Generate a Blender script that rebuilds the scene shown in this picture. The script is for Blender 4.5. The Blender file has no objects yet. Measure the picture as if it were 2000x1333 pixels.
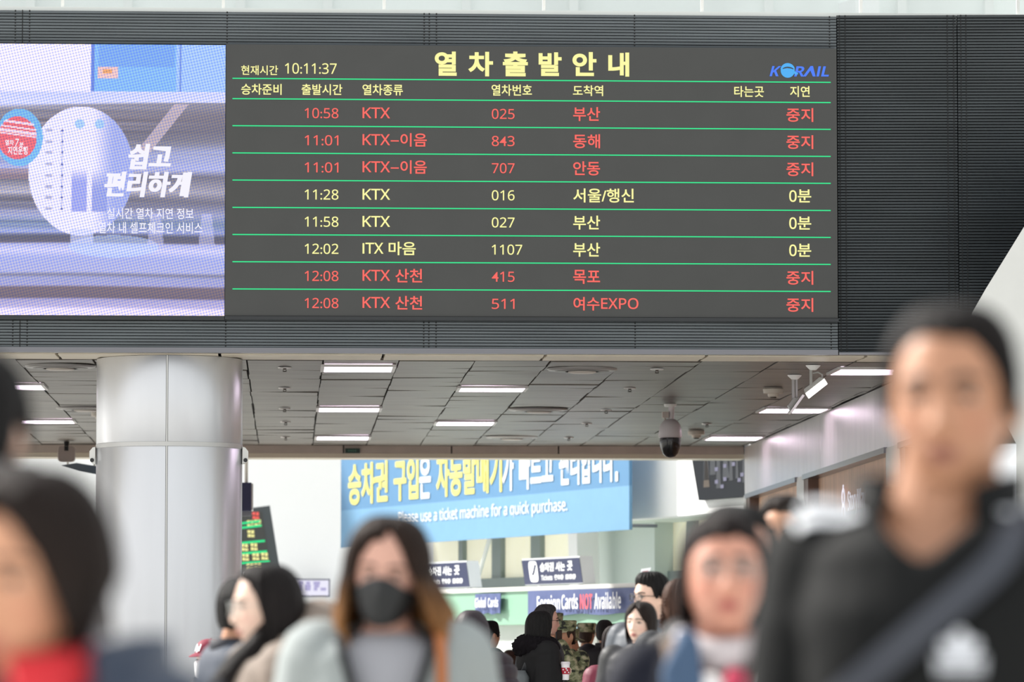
import bpy, math, random
import numpy as np
from mathutils import Vector, Matrix
from mathutils.bvhtree import BVHTree
from mathutils import noise as mnoise

random.seed(7)
SC = bpy.context.scene
COL = SC.collection
R = math.radians

# ------------------------------------------------------------------ camera
CAM_Z = 1.28
FPX = 8400.0                       # focal length in pixels of the 2000 px wide frame
PITCH = math.atan(600.0 / FPX)
YAW = math.atan(437.0 * math.cos(PITCH) / FPX)
CAM = Vector((0, 0, CAM_Z))
FWD = Vector((math.sin(YAW) * math.cos(PITCH), math.cos(YAW) * math.cos(PITCH), math.sin(PITCH)))
RGT = Vector((math.cos(YAW), -math.sin(YAW), 0))
UPV = RGT.cross(FWD)
cd = bpy.data.cameras.new('camera')
cd.sensor_width = 36.0
cd.lens = FPX / 2000.0 * 36.0
cd.clip_end = 500
cd.dof.use_dof = True
cd.dof.focus_distance = 33.3
cd.dof.aperture_fstop = 3.3
cam = bpy.data.objects.new('camera', cd)
cam.matrix_world = Matrix((RGT, UPV, -FWD)).transposed().to_4x4()
cam.location = CAM
COL.objects.link(cam)
SC.camera = cam

# ------------------------------------------------------------------ light
SC.view_settings.view_transform = 'Standard'
SC.view_settings.look = 'None'
SC.view_settings.gamma = 1
SC.view_settings.use_curve_mapping = False
SC.view_settings.exposure = 0.0
W = bpy.data.worlds.new('hall_daylight')
SC.world = W
W.use_nodes = True
wn, wl = W.node_tree.nodes, W.node_tree.links
bg = wn['Background']
tc = wn.new('ShaderNodeTexCoord')
sx = wn.new('ShaderNodeSeparateXYZ')
rp = wn.new('ShaderNodeValToRGB')
mr = wn.new('ShaderNodeMapRange')
wl.new(tc.outputs['Generated'], sx.inputs[0])
mr.inputs['From Min'].default_value = -1
mr.inputs['From Max'].default_value = 1
wl.new(sx.outputs['X'], mr.inputs['Value'])
wl.new(mr.outputs[0], rp.inputs[0])
rp.color_ramp.elements[0].color = (1.0, 1.0, 1.0, 1)      # brighter sky on the window side of the hall
rp.color_ramp.elements[1].color = (0.66, 0.69, 0.70, 1)
wl.new(rp.outputs[0], bg.inputs[0])
bg.inputs[1].default_value = 1.42
sd = bpy.data.lights.new('sun', 'SUN')
sd.energy = 7.5
sd.angle = R(3.5)
sd.color = (1.0, 0.96, 0.9)
sun = bpy.data.objects.new('sun', sd)
sun.rotation_euler = Vector((0.66, -0.46, -0.60)).to_track_quat('-Z', 'Y').to_euler()
COL.objects.link(sun)
SC.cycles.max_bounces = 8
SC.cycles.sample_clamp_indirect = 4.0
SC.cycles.use_denoising = True


# ------------------------------------------------------------------ pixel -> place
def ray(px, py):
    return FWD * FPX + RGT * (px - 1000.0) + UPV * (666.5 - py)


def atY(px, py, Y):
    d = ray(px, py)
    return CAM + d * (Y / d.y)


def atZ(px, py, Z):
    d = ray(px, py)
    return CAM + d * ((Z - CAM_Z) / d.z)


def atX(px, py, X):
    d = ray(px, py)
    return CAM + d * (X / d.x)


# diagonal wall of the ticket hall: s runs along it towards the camera, n stands off it, z up
DP0 = Vector((0.0, 62.0, 0.0))
DP0.x = atY(665, 1070, 62.0).x
_p1 = atY(1228, 1033, 52.2)
DU = Vector((_p1.x - DP0.x, _p1.y - DP0.y, 0)).normalized()
DN = Vector((DU.y, -DU.x, 0))


def DW(s, n, z):
    return DP0 + DU * s + DN * n + Vector((0, 0, z))


def diag(px, py, n=0.0):
    d = ray(px, py)
    t = (n - (CAM - DP0).dot(DN)) / d.dot(DN)
    p = CAM + d * t
    return (p - DP0).dot(DU), p.z


# ------------------------------------------------------------------ materials
def lin(c):
    return tuple((x / 255.0 / 12.92) if x / 255.0 <= 0.04045 else ((x / 255.0 + 0.055) / 1.055) ** 2.4 for x in c)


MATS = {}


def mat(name, rgb=(128, 128, 128), rough=0.6, metal=0.0, emit=None, estr=1.0, var=0.0, vscale=6.0, bump=0.0, bscale=60.0,
        stretch=(1, 1, 1), spec=0.5, sss=0.0, sheen=0.0, attr=None):
    if name in MATS:
        return MATS[name]
    m = bpy.data.materials.new(name)
    m.use_nodes = True
    nt = m.node_tree
    b = nt.nodes['Principled BSDF']
    c = lin(rgb)
    b.inputs['Base Color'].default_value = (*c, 1)
    b.inputs['Roughness'].default_value = rough
    b.inputs['Metallic'].default_value = metal
    b.inputs['Specular IOR Level'].default_value = spec
    if sheen:
        b.inputs['Sheen Weight'].default_value = sheen
    if sss:
        b.inputs['Subsurface Weight'].default_value = sss
        b.inputs['Subsurface Radius'].default_value = (0.012, 0.005, 0.003)
        b.inputs['Subsurface Scale'].default_value = 1.0
    if emit:
        b.inputs['Emission Color'].default_value = (*lin(emit), 1)
        b.inputs['Emission Strength'].default_value = estr
    src = None
    if attr:
        a = nt.nodes.new('ShaderNodeAttribute')
        a.attribute_name = attr
        src = a.outputs['Color']
        nt.links.new(src, b.inputs['Base Color'])
    if var or bump:
        t = nt.nodes.new('ShaderNodeTexCoord')
        mp = nt.nodes.new('ShaderNodeMapping')
        mp.inputs['Scale'].default_value = stretch
        nt.links.new(t.outputs['Object'], mp.inputs[0])
    if var:
        n = nt.nodes.new('ShaderNodeTexNoise')
        n.inputs['Scale'].default_value = vscale
        n.inputs['Detail'].default_value = 4
        nt.links.new(mp.outputs[0], n.inputs['Vector'])
        mx = nt.nodes.new('ShaderNodeMapRange')
        mx.inputs['From Min'].default_value = 0.3
        mx.inputs['From Max'].default_value = 0.7
        mx.inputs['To Min'].default_value = 1 - var
        mx.inputs['To Max'].default_value = 1 + var
        nt.links.new(n.outputs[0], mx.inputs['Value'])
        vm = nt.nodes.new('ShaderNodeVectorMath')
        vm.operation = 'SCALE'
        if src:
            nt.links.new(src, vm.inputs[0])
        else:
            vm.inputs[0].default_value = c
        nt.links.new(mx.outputs[0], vm.inputs['Scale'])
        nt.links.new(vm.outputs[0], b.inputs['Base Color'])
    if bump:
        n2 = nt.nodes.new('ShaderNodeTexNoise')
        n2.inputs['Scale'].default_value = bscale
        n2.inputs['Detail'].default_value = 3
        nt.links.new(mp.outputs[0], n2.inputs['Vector'])
        bp = nt.nodes.new('ShaderNodeBump')
        bp.inputs['Strength'].default_value = bump
        bp.inputs['Distance'].default_value = 0.02
        nt.links.new(n2.outputs[0], bp.inputs['Height'])
        nt.links.new(bp.outputs[0], b.inputs['Normal'])
    MATS[name] = m
    return m


def emat(name, rgb, estr=1.0):
    return mat(name, (10, 10, 10), 0.5, emit=rgb, estr=estr, spec=0.1)


def glass_mat(name, tint=(225, 240, 235), gloss=0.12):
    if name in MATS:
        return MATS[name]
    m = bpy.data.materials.new(name)
    m.use_nodes = True
    nt = m.node_tree
    nt.nodes.clear()
    o = nt.nodes.new('ShaderNodeOutputMaterial')
    t = nt.nodes.new('ShaderNodeBsdfTransparent')
    t.inputs[0].default_value = (*lin(tint), 1)
    g = nt.nodes.new('ShaderNodeBsdfGlossy')
    g.inputs['Roughness'].default_value = 0.03
    mx = nt.nodes.new('ShaderNodeMixShader')
    mx.inputs[0].default_value = gloss
    nt.links.new(t.outputs[0], mx.inputs[1])
    nt.links.new(g.outputs[0], mx.inputs[2])
    nt.links.new(mx.outputs[0], o.inputs[0])
    MATS[name] = m
    return m


# ------------------------------------------------------------------ mesh collecting
class MB:
    def __init__(self):
        self.v, self.f, self.m = [], [], []

    def add(self, vs, fs, mi=0):
        b = len(self.v)
        self.v.extend([tuple(p) for p in vs])
        for f in fs:
            self.f.append(tuple(b + i for i in f))
            self.m.append(mi)
        return self

    def hexa(self, p, mi=0):
        # p: 8 points, bottom 4 (ccw from above) then top 4
        return self.add(p, [(0, 3, 2, 1), (4, 5, 6, 7), (0, 1, 5, 4), (1, 2, 6, 5), (2, 3, 7, 6), (3, 0, 4, 7)], mi)

    def box(self, lo, hi, mi=0):
        x0, y0, z0 = lo
        x1, y1, z1 = hi
        return self.hexa([(x0, y0, z0), (x1, y0, z0), (x1, y1, z0), (x0, y1, z0),
                          (x0, y0, z1), (x1, y0, z1), (x1, y1, z1), (x0, y1, z1)], mi)

    def dbox(self, lo, hi, mi=0):
        # box in the diagonal wall's own axes (s, n, z)
        (s0, n0, z0), (s1, n1, z1) = lo, hi
        return self.hexa([DW(s0, n0, z0), DW(s0, n1, z0), DW(s1, n1, z0), DW(s1, n0, z0),
                          DW(s0, n0, z1), DW(s0, n1, z1), DW(s1, n1, z1), DW(s1, n0, z1)], mi)

    def quad(self, a, b, c, d, mi=0):
        return self.add([a, b, c, d], [(0, 1, 2, 3)], mi)

    def prism(self, pts, off, mi=0):
        n = len(pts)
        off = Vector(off)
        vs = [Vector(p) for p in pts] + [Vector(p) + off for p in pts]
        fs = [tuple(range(n))[::-1], tuple(range(n, 2 * n))]
        fs += [(i, (i + 1) % n, n + (i + 1) % n, n + i) for i in range(n)]
        return self.add(vs, fs, mi)

    def loft(self, rings, cap=True, mi=0, closed=True):
        n = len(rings[0])
        vs = [p for r in rings for p in r]
        fs = []
        for i in range(len(rings) - 1):
            for j in range(n if closed else n - 1):
                k = (j + 1) % n
                fs.append((i * n + j, i * n + k, (i + 1) * n + k, (i + 1) * n + j))
        if cap:
            fs.append(tuple(range(n))[::-1])
            fs.append(tuple((len(rings) - 1) * n + j for j in range(n)))
        return self.add(vs, fs, mi)

    def lathe(self, prof, c=(0, 0, 0), seg=24, mi=0, axis=None, cap=True):
        c = Vector(c)
        if axis is None:
            X, Y, Z = Vector((1, 0, 0)), Vector((0, 1, 0)), Vector((0, 0, 1))
        else:
            Z = Vector(axis).normalized()
            X = Z.orthogonal().normalized()
            Y = Z.cross(X)
        rings = []
        for r, z in prof:
            rings.append([c + X * (r * math.cos(2 * math.pi * j / seg)) + Y * (r * math.sin(2 * math.pi * j / seg)) + Z * z for j in range(seg)])
        return self.loft(rings, cap, mi)

    def tube(self, path, rad, seg=10, mi=0, closed=False, sq=1.0):
        P = [Vector(p) for p in path]
        n = len(P)
        rad = rad if isinstance(rad, (list, tuple)) else [rad] * n
        rings = []
        prev = None
        for i in range(n):
            if closed:
                t = (P[(i + 1) % n] - P[i - 1]).normalized()
            else:
                t = (P[min(i + 1, n - 1)] - P[max(i - 1, 0)]).normalized()
            if prev is None:
                a = t.orthogonal().normalized()
            else:
                a = (prev - t * prev.dot(t)).normalized()
            prev = a
            b = t.cross(a)
            rings.append([P[i] + a * (rad[i] * math.cos(2 * math.pi * j / seg)) + b * (rad[i] * sq * math.sin(2 * math.pi * j / seg)) for j in range(seg)])
        if closed:
            rings.append(rings[0])
        return self.loft(rings, not closed, mi)

    def mesh(self, name, mats, smooth=False):
        me = bpy.data.meshes.new(name)
        me.from_pydata([tuple(p) for p in self.v], [], self.f)
        for m in (mats if isinstance(mats, (list, tuple)) else [mats]):
            me.materials.append(m)
        if any(self.m):
            me.polygons.foreach_set('material_index', self.m)
        if smooth:
            me.polygons.foreach_set('use_smooth', [True] * len(me.polygons))
        me.update()
        return me

    def build(self, name, mats, parent=None, smooth=False, auto=None):
        o = bpy.data.objects.new(name, self.mesh(name, mats, smooth))
        COL.objects.link(o)
        if parent is not None:
            o.parent = parent
        if auto:
            o.data.set_sharp_from_angle(angle=R(auto))
        return o


def tag(o, label=None, cat=None, group=None, kind=None):
    if label:
        o['label'] = label
    if cat:
        o['category'] = cat
    if group:
        o['group'] = group
    if kind:
        o['kind'] = kind
    return o


def empty(name, label=None, cat=None, loc=(0, 0, 0), group=None, kind=None, rz=0.0):
    o = bpy.data.objects.new(name, None)
    o.empty_display_size = 0.2
    COL.objects.link(o)
    o.location = loc
    o.rotation_euler.z = rz
    return tag(o, label, cat, group, kind)


def settle(root):
    """children were built in world axes: keep them in place under a root that stands elsewhere"""
    M = Matrix.LocRotScale(root.location, root.rotation_euler, None).inverted()
    for ch in root.children:
        if ch.type == 'MESH':
            ch.data.transform(M)
            for g in ch.children:
                g.data.transform(M)
    return root


# ------------------------------------------------------------------ lettering
_fc = bpy.data.curves.new('lettering', 'FONT')
_fo = bpy.data.objects.new('lettering', _fc)
COL.objects.link(_fo)


def humanist(s, heavy):
    """the plain upright sans letterforms of the signs"""
    o = ''
    for ch in s:
        if '0' <= ch <= '9' and ch != '4':
            o += chr((0x1D7EC if heavy else 0x1D7E2) + ord(ch) - 48)
        elif 'A' <= ch <= 'Z' and ch != 'I':
            o += chr((0x1D5D4 if heavy else 0x1D5A0) + ord(ch) - 65)
        elif 'a' <= ch <= 'z':
            o += chr((0x1D5EE if heavy else 0x1D5BA) + ord(ch) - 97)
        else:
            o += ch
    return o


def glyphs(body, bold=0.0, shear=0.0, extrude=0.0):
    heavy = bold >= 0.03
    _fc.body = humanist(body, heavy)
    if heavy and body.isascii():
        bold = 0.0
    _fc.offset = bold
    _fc.shear = shear
    _fc.extrude = extrude
    _fc.resolution_u = 5
    bpy.context.view_layer.update()
    ev = _fo.evaluated_get(bpy.context.evaluated_depsgraph_get())
    me = ev.to_mesh()
    n = len(me.vertices)
    co = np.empty(n * 3)
    me.vertices.foreach_get('co', co)
    co = co.reshape(-1, 3)
    fs = [tuple(p.vertices) for p in me.polygons]
    ev.to_mesh_clear()
    lo, hi = co.min(0), co.max(0)
    co[:, 0] = (co[:, 0] - lo[0]) / max(hi[0] - lo[0], 1e-6)
    co[:, 1] = (co[:, 1] - lo[1]) / max(hi[1] - lo[1], 1e-6)
    return co, fs


def put_text(mb, body, O, ux, uz, bold=0.0, shear=0.0, depth=0.0, mi=0):
    """lettering whose ink fills the parallelogram O, O+ux, O+uz"""
    co, fs = glyphs(body, bold, shear, 0.1 if depth else 0.0)
    O, ux, uz = Vector(O), Vector(ux), Vector(uz)
    nn = ux.cross(uz).normalized()
    vs = [O + ux * c[0] + uz * c[1] + nn * ((c[2] * depth / 0.2 + depth / 2) if depth else 0.0) for c in co]
    mb.add(vs, fs, mi)


def textY(mb, body, x0, y0, x1, y1, Y, bold=0.0, shear=0.0, mi=0, depth=0.0):
    """lettering on the plane at depth Y filling the pixel box"""
    a = atY(x0, y1, Y)
    b = atY(x1, y1, Y)
    c = atY(x0, y0, Y)
    put_text(mb, body, a, Vector((b.x - a.x, 0, 0)), Vector((0, 0, c.z - a.z)), bold, shear, depth, mi)


def textD(mb, body, x0, yb0, x1, yt0, n, bold=0.0, shear=0.0, mi=0):
    """lettering on the diagonal wall: yb0 and yt0 are its bottom and top at its left end"""
    s0, z0 = diag(x0, yb0, n)
    s1, _ = diag(x1, yb0, n)
    _, z1 = diag(x0, yt0, n)
    put_text(mb, body, DW(s0, n, z0), DU * (s1 - s0), Vector((0, 0, z1 - z0)), bold, shear, 0, mi)
# ================================================================== THE SETTING
YF = 33.2                                        # front of the louvred facade
M_floor = mat('floor_stone', (208, 206, 200), 0.3, var=0.06, vscale=1.5)
MB().box((-40, -12, -0.2), (40, 95, 0)).build('floor', M_floor)['kind'] = 'structure'

CEIL = atZ(600, 705, 2).z
CEIL = CAM_Z + (atY(600, 705, 33.95).z - CAM_Z)
YB = atZ(800, 871, CEIL).y                       # back edge of the low ceiling
M_slat = mat('louvre_grey', (92, 99, 104), 0.45, metal=0.35, var=0.12, vscale=1.2, stretch=(1, 1, 9))
M_slat_d = mat('louvre_charcoal', (62, 68, 73), 0.36, metal=0.45, var=0.2, vscale=1.0, stretch=(1, 1, 5))
M_gap = mat('louvre_backing', (16, 17, 19), 0.8)
M_cream = mat('cream_painted_metal', (206, 196, 178), 0.45, var=0.05)
M_steel_trim = mat('dull_steel_trim', (120, 120, 124), 0.28, metal=0.8)
M_tile = mat('ceiling_tile_grey', (94, 88, 82), 0.38, metal=0.4, var=0.30, vscale=1.1, stretch=(0.6, 3.5, 1), bump=0.12, bscale=1.6)
M_dark = mat('dark_gap', (26, 25, 25), 0.8)
M_white = mat('white_plastic', (226, 226, 222), 0.4)
M_black = mat('black_plastic', (20, 20, 22), 0.35)

# ---- louvred facade
zt_l = atY(800, 25, YF).z
zb_l = atY(800, 681, YF).z
xl = atY(-700, 600, YF).x
xr = atY(1635, 360, YF).x
wall = empty('wall_front', 'dark grey louvred facade carrying the departure board', kind='structure')


def louvre(nm, xa, xb, ya, yb, z0, z1, material, marks, seams, pitch=0.0232, open_=0.28, tilt=0.004):
    """horizontal slats between two verticals; ya/yb are the depths at the two ends"""
    mb = MB()
    n = int((z1 - z0) / pitch)
    p = (z1 - z0) / n
    for i in range(n):
        a = z0 + i * p
        b = a + p * (1 - open_)
        mb.hexa([(xa, ya + tilt, a), (xb, yb + tilt, a), (xb, yb + .03, a), (xa, ya + .03, a),
                 (xa, ya, b), (xb, yb, b), (xb, yb + .03, b), (xa, ya + .03, b)])
        for x in marks:
            f = (x - xa) / (xb - xa)
            y = ya + (yb - ya) * f
            mb.box((x - .005, y - .0012, b - .0075), (x + .005, y + .004, b + .0055), 1)
    for x in seams:
        f = (x - xa) / (xb - xa)
        y = ya + (yb - ya) * f
        mb.box((x - .003, y - .001, z0), (x + .003, y + .01, z1), 1)
    mb.hexa([(xa, ya + .032, z0), (xb, yb + .032, z0), (xb, yb + .06, z0), (xa, ya + .06, z0),
             (xa, ya + .032, z1), (xb, yb + .032, z1), (xb, yb + .06, z1), (xa, ya + .06, z1)], 1)
    return mb.build(nm, [material, M_gap], wall)


def fx(px, Y=YF):
    return atY(px, 400, Y).x


louvre('louvre_panel', xl, xr, YF, YF, zb_l, zt_l, M_slat,
       [fx(p) for p in (27, 55, 442, 828, 838, 852, 1240, 1622, -371)], [fx(41), fx(-358)])
xr2 = atY(1870, 360, YF - .05).x
zt2 = atY(1700, 30, YF).z
louvre('louvre_panel', xr + .006, xr2, YF - .01, YF - .07, zb_l - .02, zt2, M_slat_d,
       [fx(p) for p in (1641, 1652, 1850, 1862)], [], open_=0.36, tilt=0.007)
xr3 = atY(2300, 360, YF - .1).x
louvre('louvre_panel', xr2 + .006, xr3, YF - .08, YF - .2, zb_l - .03, zt2, M_slat_d, [xr2 + .03, xr2 + .07], [], open_=0.36, tilt=0.007)
# strip under the slats, backing slab of the upper floor
MB().box((xl, YF - .012, atY(800, 691, YF).z), (xr, YF + .08, zb_l)).build('edge_strip', M_steel_trim, wall)
MB().hexa([(xr + .006, YF - .022, atY(1700, 694, YF).z), (xr3, YF - .2, atY(1700, 694, YF).z), (xr3, YF + .08, atY(1700, 694, YF).z), (xr + .006, YF + .08, atY(1700, 694, YF).z),
           (xr + .006, YF - .022, zb_l - .02), (xr3, YF - .2, zb_l - .02), (xr3, YF + .08, zb_l - .02), (xr + .006, YF + .08, zb_l - .02)]).build('edge_strip', M_steel_trim, wall)
MB().box((xl, YF + .07, CEIL + .06), (xr3, YF + .3, zt_l - .03)).build('backing', M_dark, wall)

# ---- low ceiling behind it
cei = empty('ceiling', 'low ceiling of grey metal tiles behind the facade', kind='structure')
mb = MB()
pit = 0.602
x0 = atZ(481, 705, CEIL).x
kmin = int((-9.5 - x0) / pit) - 1
XW = atZ(1460, 870, CEIL).x                      # shop wall on the right
Y0 = 33.95
rc = random.Random(3)
for k in range(kmin, int((XW - x0) / pit) + 1):
    xa = x0 + k * pit
    xb = min(xa + pit, XW)
    y = Y0
    first = rc.choice([0.35, 0.6, 0.9, 1.2])
    while y < YB - .01:
        yn = min(y + (first if y == Y0 else rc.choice([0.6, 0.6, 1.2])), YB)
        d = [rc.uniform(-.006, .006) for _ in range(4)]
        sk = rc.uniform(-.006, .006)
        mb.hexa([(xa + .006 + sk, y + .004, CEIL + d[0]), (xb - .006 + sk, y + .004, CEIL + d[1]), (xb - .006 + sk, yn - .004, CEIL + d[2]), (xa + .006 + sk, yn - .004, CEIL + d[3]),
                 (xa + .006, y + .004, CEIL + .03), (xb - .006, y + .004, CEIL + .03), (xb - .006, yn - .004, CEIL + .03), (xa + .006, yn - .004, CEIL + .03)])
        y = yn
mb.box((-9.8, Y0 - .02, CEIL + .025), (XW + .3, YB, CEIL + .06), 1)
mb.build('tile_field', [M_tile, M_dark], cei)
MB().box((-9.8, YF + .32, CEIL + .06), (9.0, YB + .4, zt_l - .1)).build('floor_slab', mat('slab_grey', (120, 120, 118), 0.8), cei)

# cream soffit strip in front of the tiles
tr = empty('trim_1', 'cream soffit strip under the louvred facade', kind='structure')
zs = CEIL - .002
edges = [-9.8] + [atZ(p, 698, CEIL).x for p in (-330, 115, 430, 748, 1063, 1378, 1690)] + [9.0]
for a, b in zip(edges[:-1], edges[1:]):
    mb = MB()
    mb.box((a + .012, YF + .085, zs), (b - .012, YF + .36, zs + .04))
    mb.box((a + .012, YF + .375, zs + .006), (b - .012, Y0 - .03, zs + .04))
    mb.build('soffit_panel', M_cream, tr)
MB().box((-9.8, YF + .08, zs + .04), (9.0, Y0, zs + .058)).build('soffit_backing', M_dark, tr)
# downstand beam at the back of the ceiling
tr2 = empty('trim_2', 'beige downstand beam at the back of the low ceiling', kind='structure')
zb2 = atY(800, 886, YB).z
M_beam = mat('beam_beige', (176, 162, 152), 0.4, metal=0.2, var=0.05)
be = [-9.8] + [atY(p, 880, YB).x for p in (260, 671, 882, 1091, 1297)] + [XW]
mb = MB()
for a, b in zip(be[:-1], be[1:]):
    mb.box((a + .008, YB, zb2), (b - .008, YB + .5, CEIL))
mb.box((-9.8, YB + .02, zb2 + .004), (XW, YB + .48, CEIL + .05), 1)
mb.build('beam_panel', [M_beam, M_dark], tr2)
zb3 = atY(800, 895, YB).z
MB().box((-9.8, YB + .03, zb3), (XW, YB + .5, zb2 - .002)).build('lower_lip', mat('lip_cream', (196, 186, 168), 0.4), tr2)

# ---- steel-clad column
cx = atY(330.5, 900, 33.85).x
CR = 0.571
col = empty('column', 'big round column clad in brushed steel under the video screen', kind='structure', loc=(cx, 33.85, 0))
M_col = mat('brushed_steel', (214, 216, 220), 0.36, metal=0.65, var=0.05, vscale=1.0, bump=0.05, bscale=4, stretch=(3, 3, 0.3))
_b = M_col.node_tree.nodes['Principled BSDF']
_t = M_col.node_tree.nodes.new('ShaderNodeTangent')
_t.direction_type = 'RADIAL'
_t.axis = 'Z'
_b.inputs['Anisotropic'].default_value = 0.85
_b.inputs['Anisotropic Rotation'].default_value = 0.25
M_col.node_tree.links.new(_t.outputs[0], _b.inputs['Tangent'])
zband = atY(330, 867, 33.28).z
mb = MB()
mb.lathe([(CR - .006, 0), (CR - .006, CEIL - .003)], seg=96)
mb.build('core', M_dark, col, True, 40)
for z0_, z1_ in ((0.0, zband - 2.42), (zband - 2.40, zband - .016), (zband + .016, CEIL - .004)):
    for q in range(4):
        a0 = -90 + q * 90 - 0.4 + .9
        rings = []
        for z in (z0_, z0_ + .004, z1_ - .004, z1_):
            r = CR if z in (z0_ + .004, z1_ - .004) else CR - .004
            rings.append([Vector((r * math.cos(R(a0 + t * 88.2 / 24)), r * math.sin(R(a0 + t * 88.2 / 24)), z)) for t in range(25)])
        MB().loft(rings, cap=False, closed=False).build('cladding_panel', M_col, col, True)
for zc in (zband, zband - 2.41):
    MB().lathe([(CR - .003, zc - .018), (CR + .004, zc - .016), (CR + .004, zc + .016), (CR - .003, zc + .018)], seg=96, cap=False).build(
        'joint_band', mat('joint_strip', (190, 190, 188), 0.4, metal=.5), col, True, 40)
for q in range(4):
    a = R(-90 + q * 90 - 0.4)
    r = CR + .002
    MB().hexa([(r * math.cos(a + s1 * .011) - dd * math.cos(a), r * math.sin(a + s1 * .011) - dd * math.sin(a), z)
               for z in (0.0, CEIL - .004) for s1, dd in ((-1, 0), (1, 0), (1, .01), (-1, .01))]).build(
        'joint_strip', mat('joint_strip', (190, 190, 188), 0.4, metal=.5), col)

# ---- shop wall on the right of the passage
wr = empty('wall_right', 'shop wall of pale metal sheets and wooden panels', kind='structure')
M_sheet = mat('dented_metal_sheet', (222, 214, 212), 0.3, metal=0.6, var=0.06, vscale=1.5, bump=0.35, bscale=2.2, stretch=(1, 3, 0.7))
M_pil = mat('pale_pilaster', (206, 202, 196), 0.4, metal=0.3)
M_wood = mat('oak_veneer', (216, 176, 146), 0.5, var=0.14, vscale=3, stretch=(1, 4, 0.35))
M_reveal = mat('reveal_brown', (120, 96, 84), 0.5)
_b = M_sheet.node_tree.nodes['Principled BSDF']
_t = M_sheet.node_tree.nodes.new('ShaderNodeTangent')
_t.direction_type = 'RADIAL'
_t.axis = 'Z'
_b.inputs['Anisotropic'].default_value = 0.8
_b.inputs['Anisotropic Rotation'].default_value = 0.25
M_sheet.node_tree.links.new(_t.outputs[0], _b.inputs['Tangent'])
HZ = atX(1560, 936, XW).z
yw = lambda px: atX(px, 930, XW).y
zt_w = CEIL - .01
yfar, y_a, y_b, y_c, y_d = YB, yw(1558), yw(1572), yw(1733), yw(1760)
yend = 33.6
mb = MB()
for ya, yb_ in ((yfar, yw(1602)), (yw(1602) - .01, y_d), (y_d - .01, yend)):
    mb.box((XW, yb_, HZ), (XW + .25, ya, zt_w))
mb.build('header_sheet', M_sheet, wr)
for ya, yb_ in ((yfar, yfar - .25), (y_a, y_b), (y_c, y_d), (yend + 1.0, yend)):
    mb = MB()
    mb.box((XW - .012, yb_, 0), (XW + .25, ya, HZ + .012))
    mb.build('pilaster', M_pil, wr)
mb = MB()
for ya, yb_ in ((yfar - .25, y_a), (y_b, y_c), (y_d, yend + 1.0)):
    mb.box((XW - .03, yb_, HZ - .03), (XW + .25, ya, HZ + .02))
mb.build('header_rail', M_steel_trim, wr)
for ya, yb_ in ((yfar - .25, y_a), (y_b, y_c), (y_d, yend + 1.0)):
    MB().box((XW + .10, yb_, 0), (XW + .2, ya - .3, HZ - .02)).build('wood_panel', M_wood, wr)
    MB().box((XW - .005, ya - .3, 0), (XW + .2, ya, HZ - .02)).build('reveal', M_reveal, wr)
MB().box((XW + .2, yend, 0), (XW + .3, YB, HZ)).build('wall_backing', M_dark, wr)

# ---- white sloping pier at the right edge
YP = 31.9
pier = [(2002, 440), (1962, 505), (1925, 565), (1898, 612), (1890, 660), (1912, 740), (1950, 800), (1985, 868), (1986, 1600), (2420, 1600), (2420, 440)]
MB().prism([atY(a, b, YP) for a, b in pier], (.13, .5, 0)).build('trim_3', mat('white_cladding', (208, 209, 206), 0.45, var=0.02))
bpy.data.objects['trim_3']['kind'] = 'structure'
bpy.data.objects['trim_3']['label'] = 'white sloping pier in front of the charcoal louvres'

# ---- glass balustrade and what lies behind it on the upper floor
bal = empty('glass_balustrade', 'frameless glass balustrade along the top of the louvred facade', 'balustrade', loc=(atY(800, 20, YF).x, YF + .12, zt_l - .05))
M_glass = glass_mat('balustrade_glass', (250, 253, 252), .10)
seams_px = [-510, -196, 118, 434, 750, 1064, 1375, 1687, 1996, 2310]
zr = zt_l + .035
for i, (a, b) in enumerate(zip(seams_px[:-1], seams_px[1:])):
    MB().box((fx(a) + .006, YF + .1, zr - .02), (fx(b) - .006, YF + .112, zr + 1.05)).build('glass_pane', M_glass, bal)
    MB().box((fx(b) - .012, YF + .095, zr - .02), (fx(b) + .012, YF + .12, zr + 1.0)).build('post', M_white, bal)
MB().box((fx(-510), YF + .06, zt_l - .05), (fx(2310), YF + .16, zr)).build('base_rail', mat('rail_white', (222, 226, 222), 0.35), bal)
settle(bal)
up = empty('wall_upper', 'pale glazed wall of the upper floor behind the balustrade', kind='structure')
zu = zt_l - .1
MB().box((-9.8, YB - .6, zu), (9, YB - .4, zu + 4)).build('panel', mat('upper_wall_pale', (238, 242, 240), 0.4, var=0.08, vscale=0.9), up)
for px in (60, 250, 470, 640, 910, 1120, 1500, 1760, 1930):
    x = atY(px, 10, YB - .6).x
    MB().box((x - .05, YB - .68, zu), (x + .05, YB - .6, zu + 4)).build('mullion', mat('upper_mullion', (236, 238, 236), .4), up)
for px, wv, c in ((90, .25, (120, 128, 136)), (560, .4, (176, 190, 186)), (1290, .5, (150, 176, 170)), (1840, .8, (128, 150, 146))):
    x = atY(px, 10, YB - .6).x
    MB().box((x - wv, YB - .64, zu), (x + wv, YB - .61, zu + 1.5)).build('dark_pane', mat('upper_pane%d' % px, c, .3), up)

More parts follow.
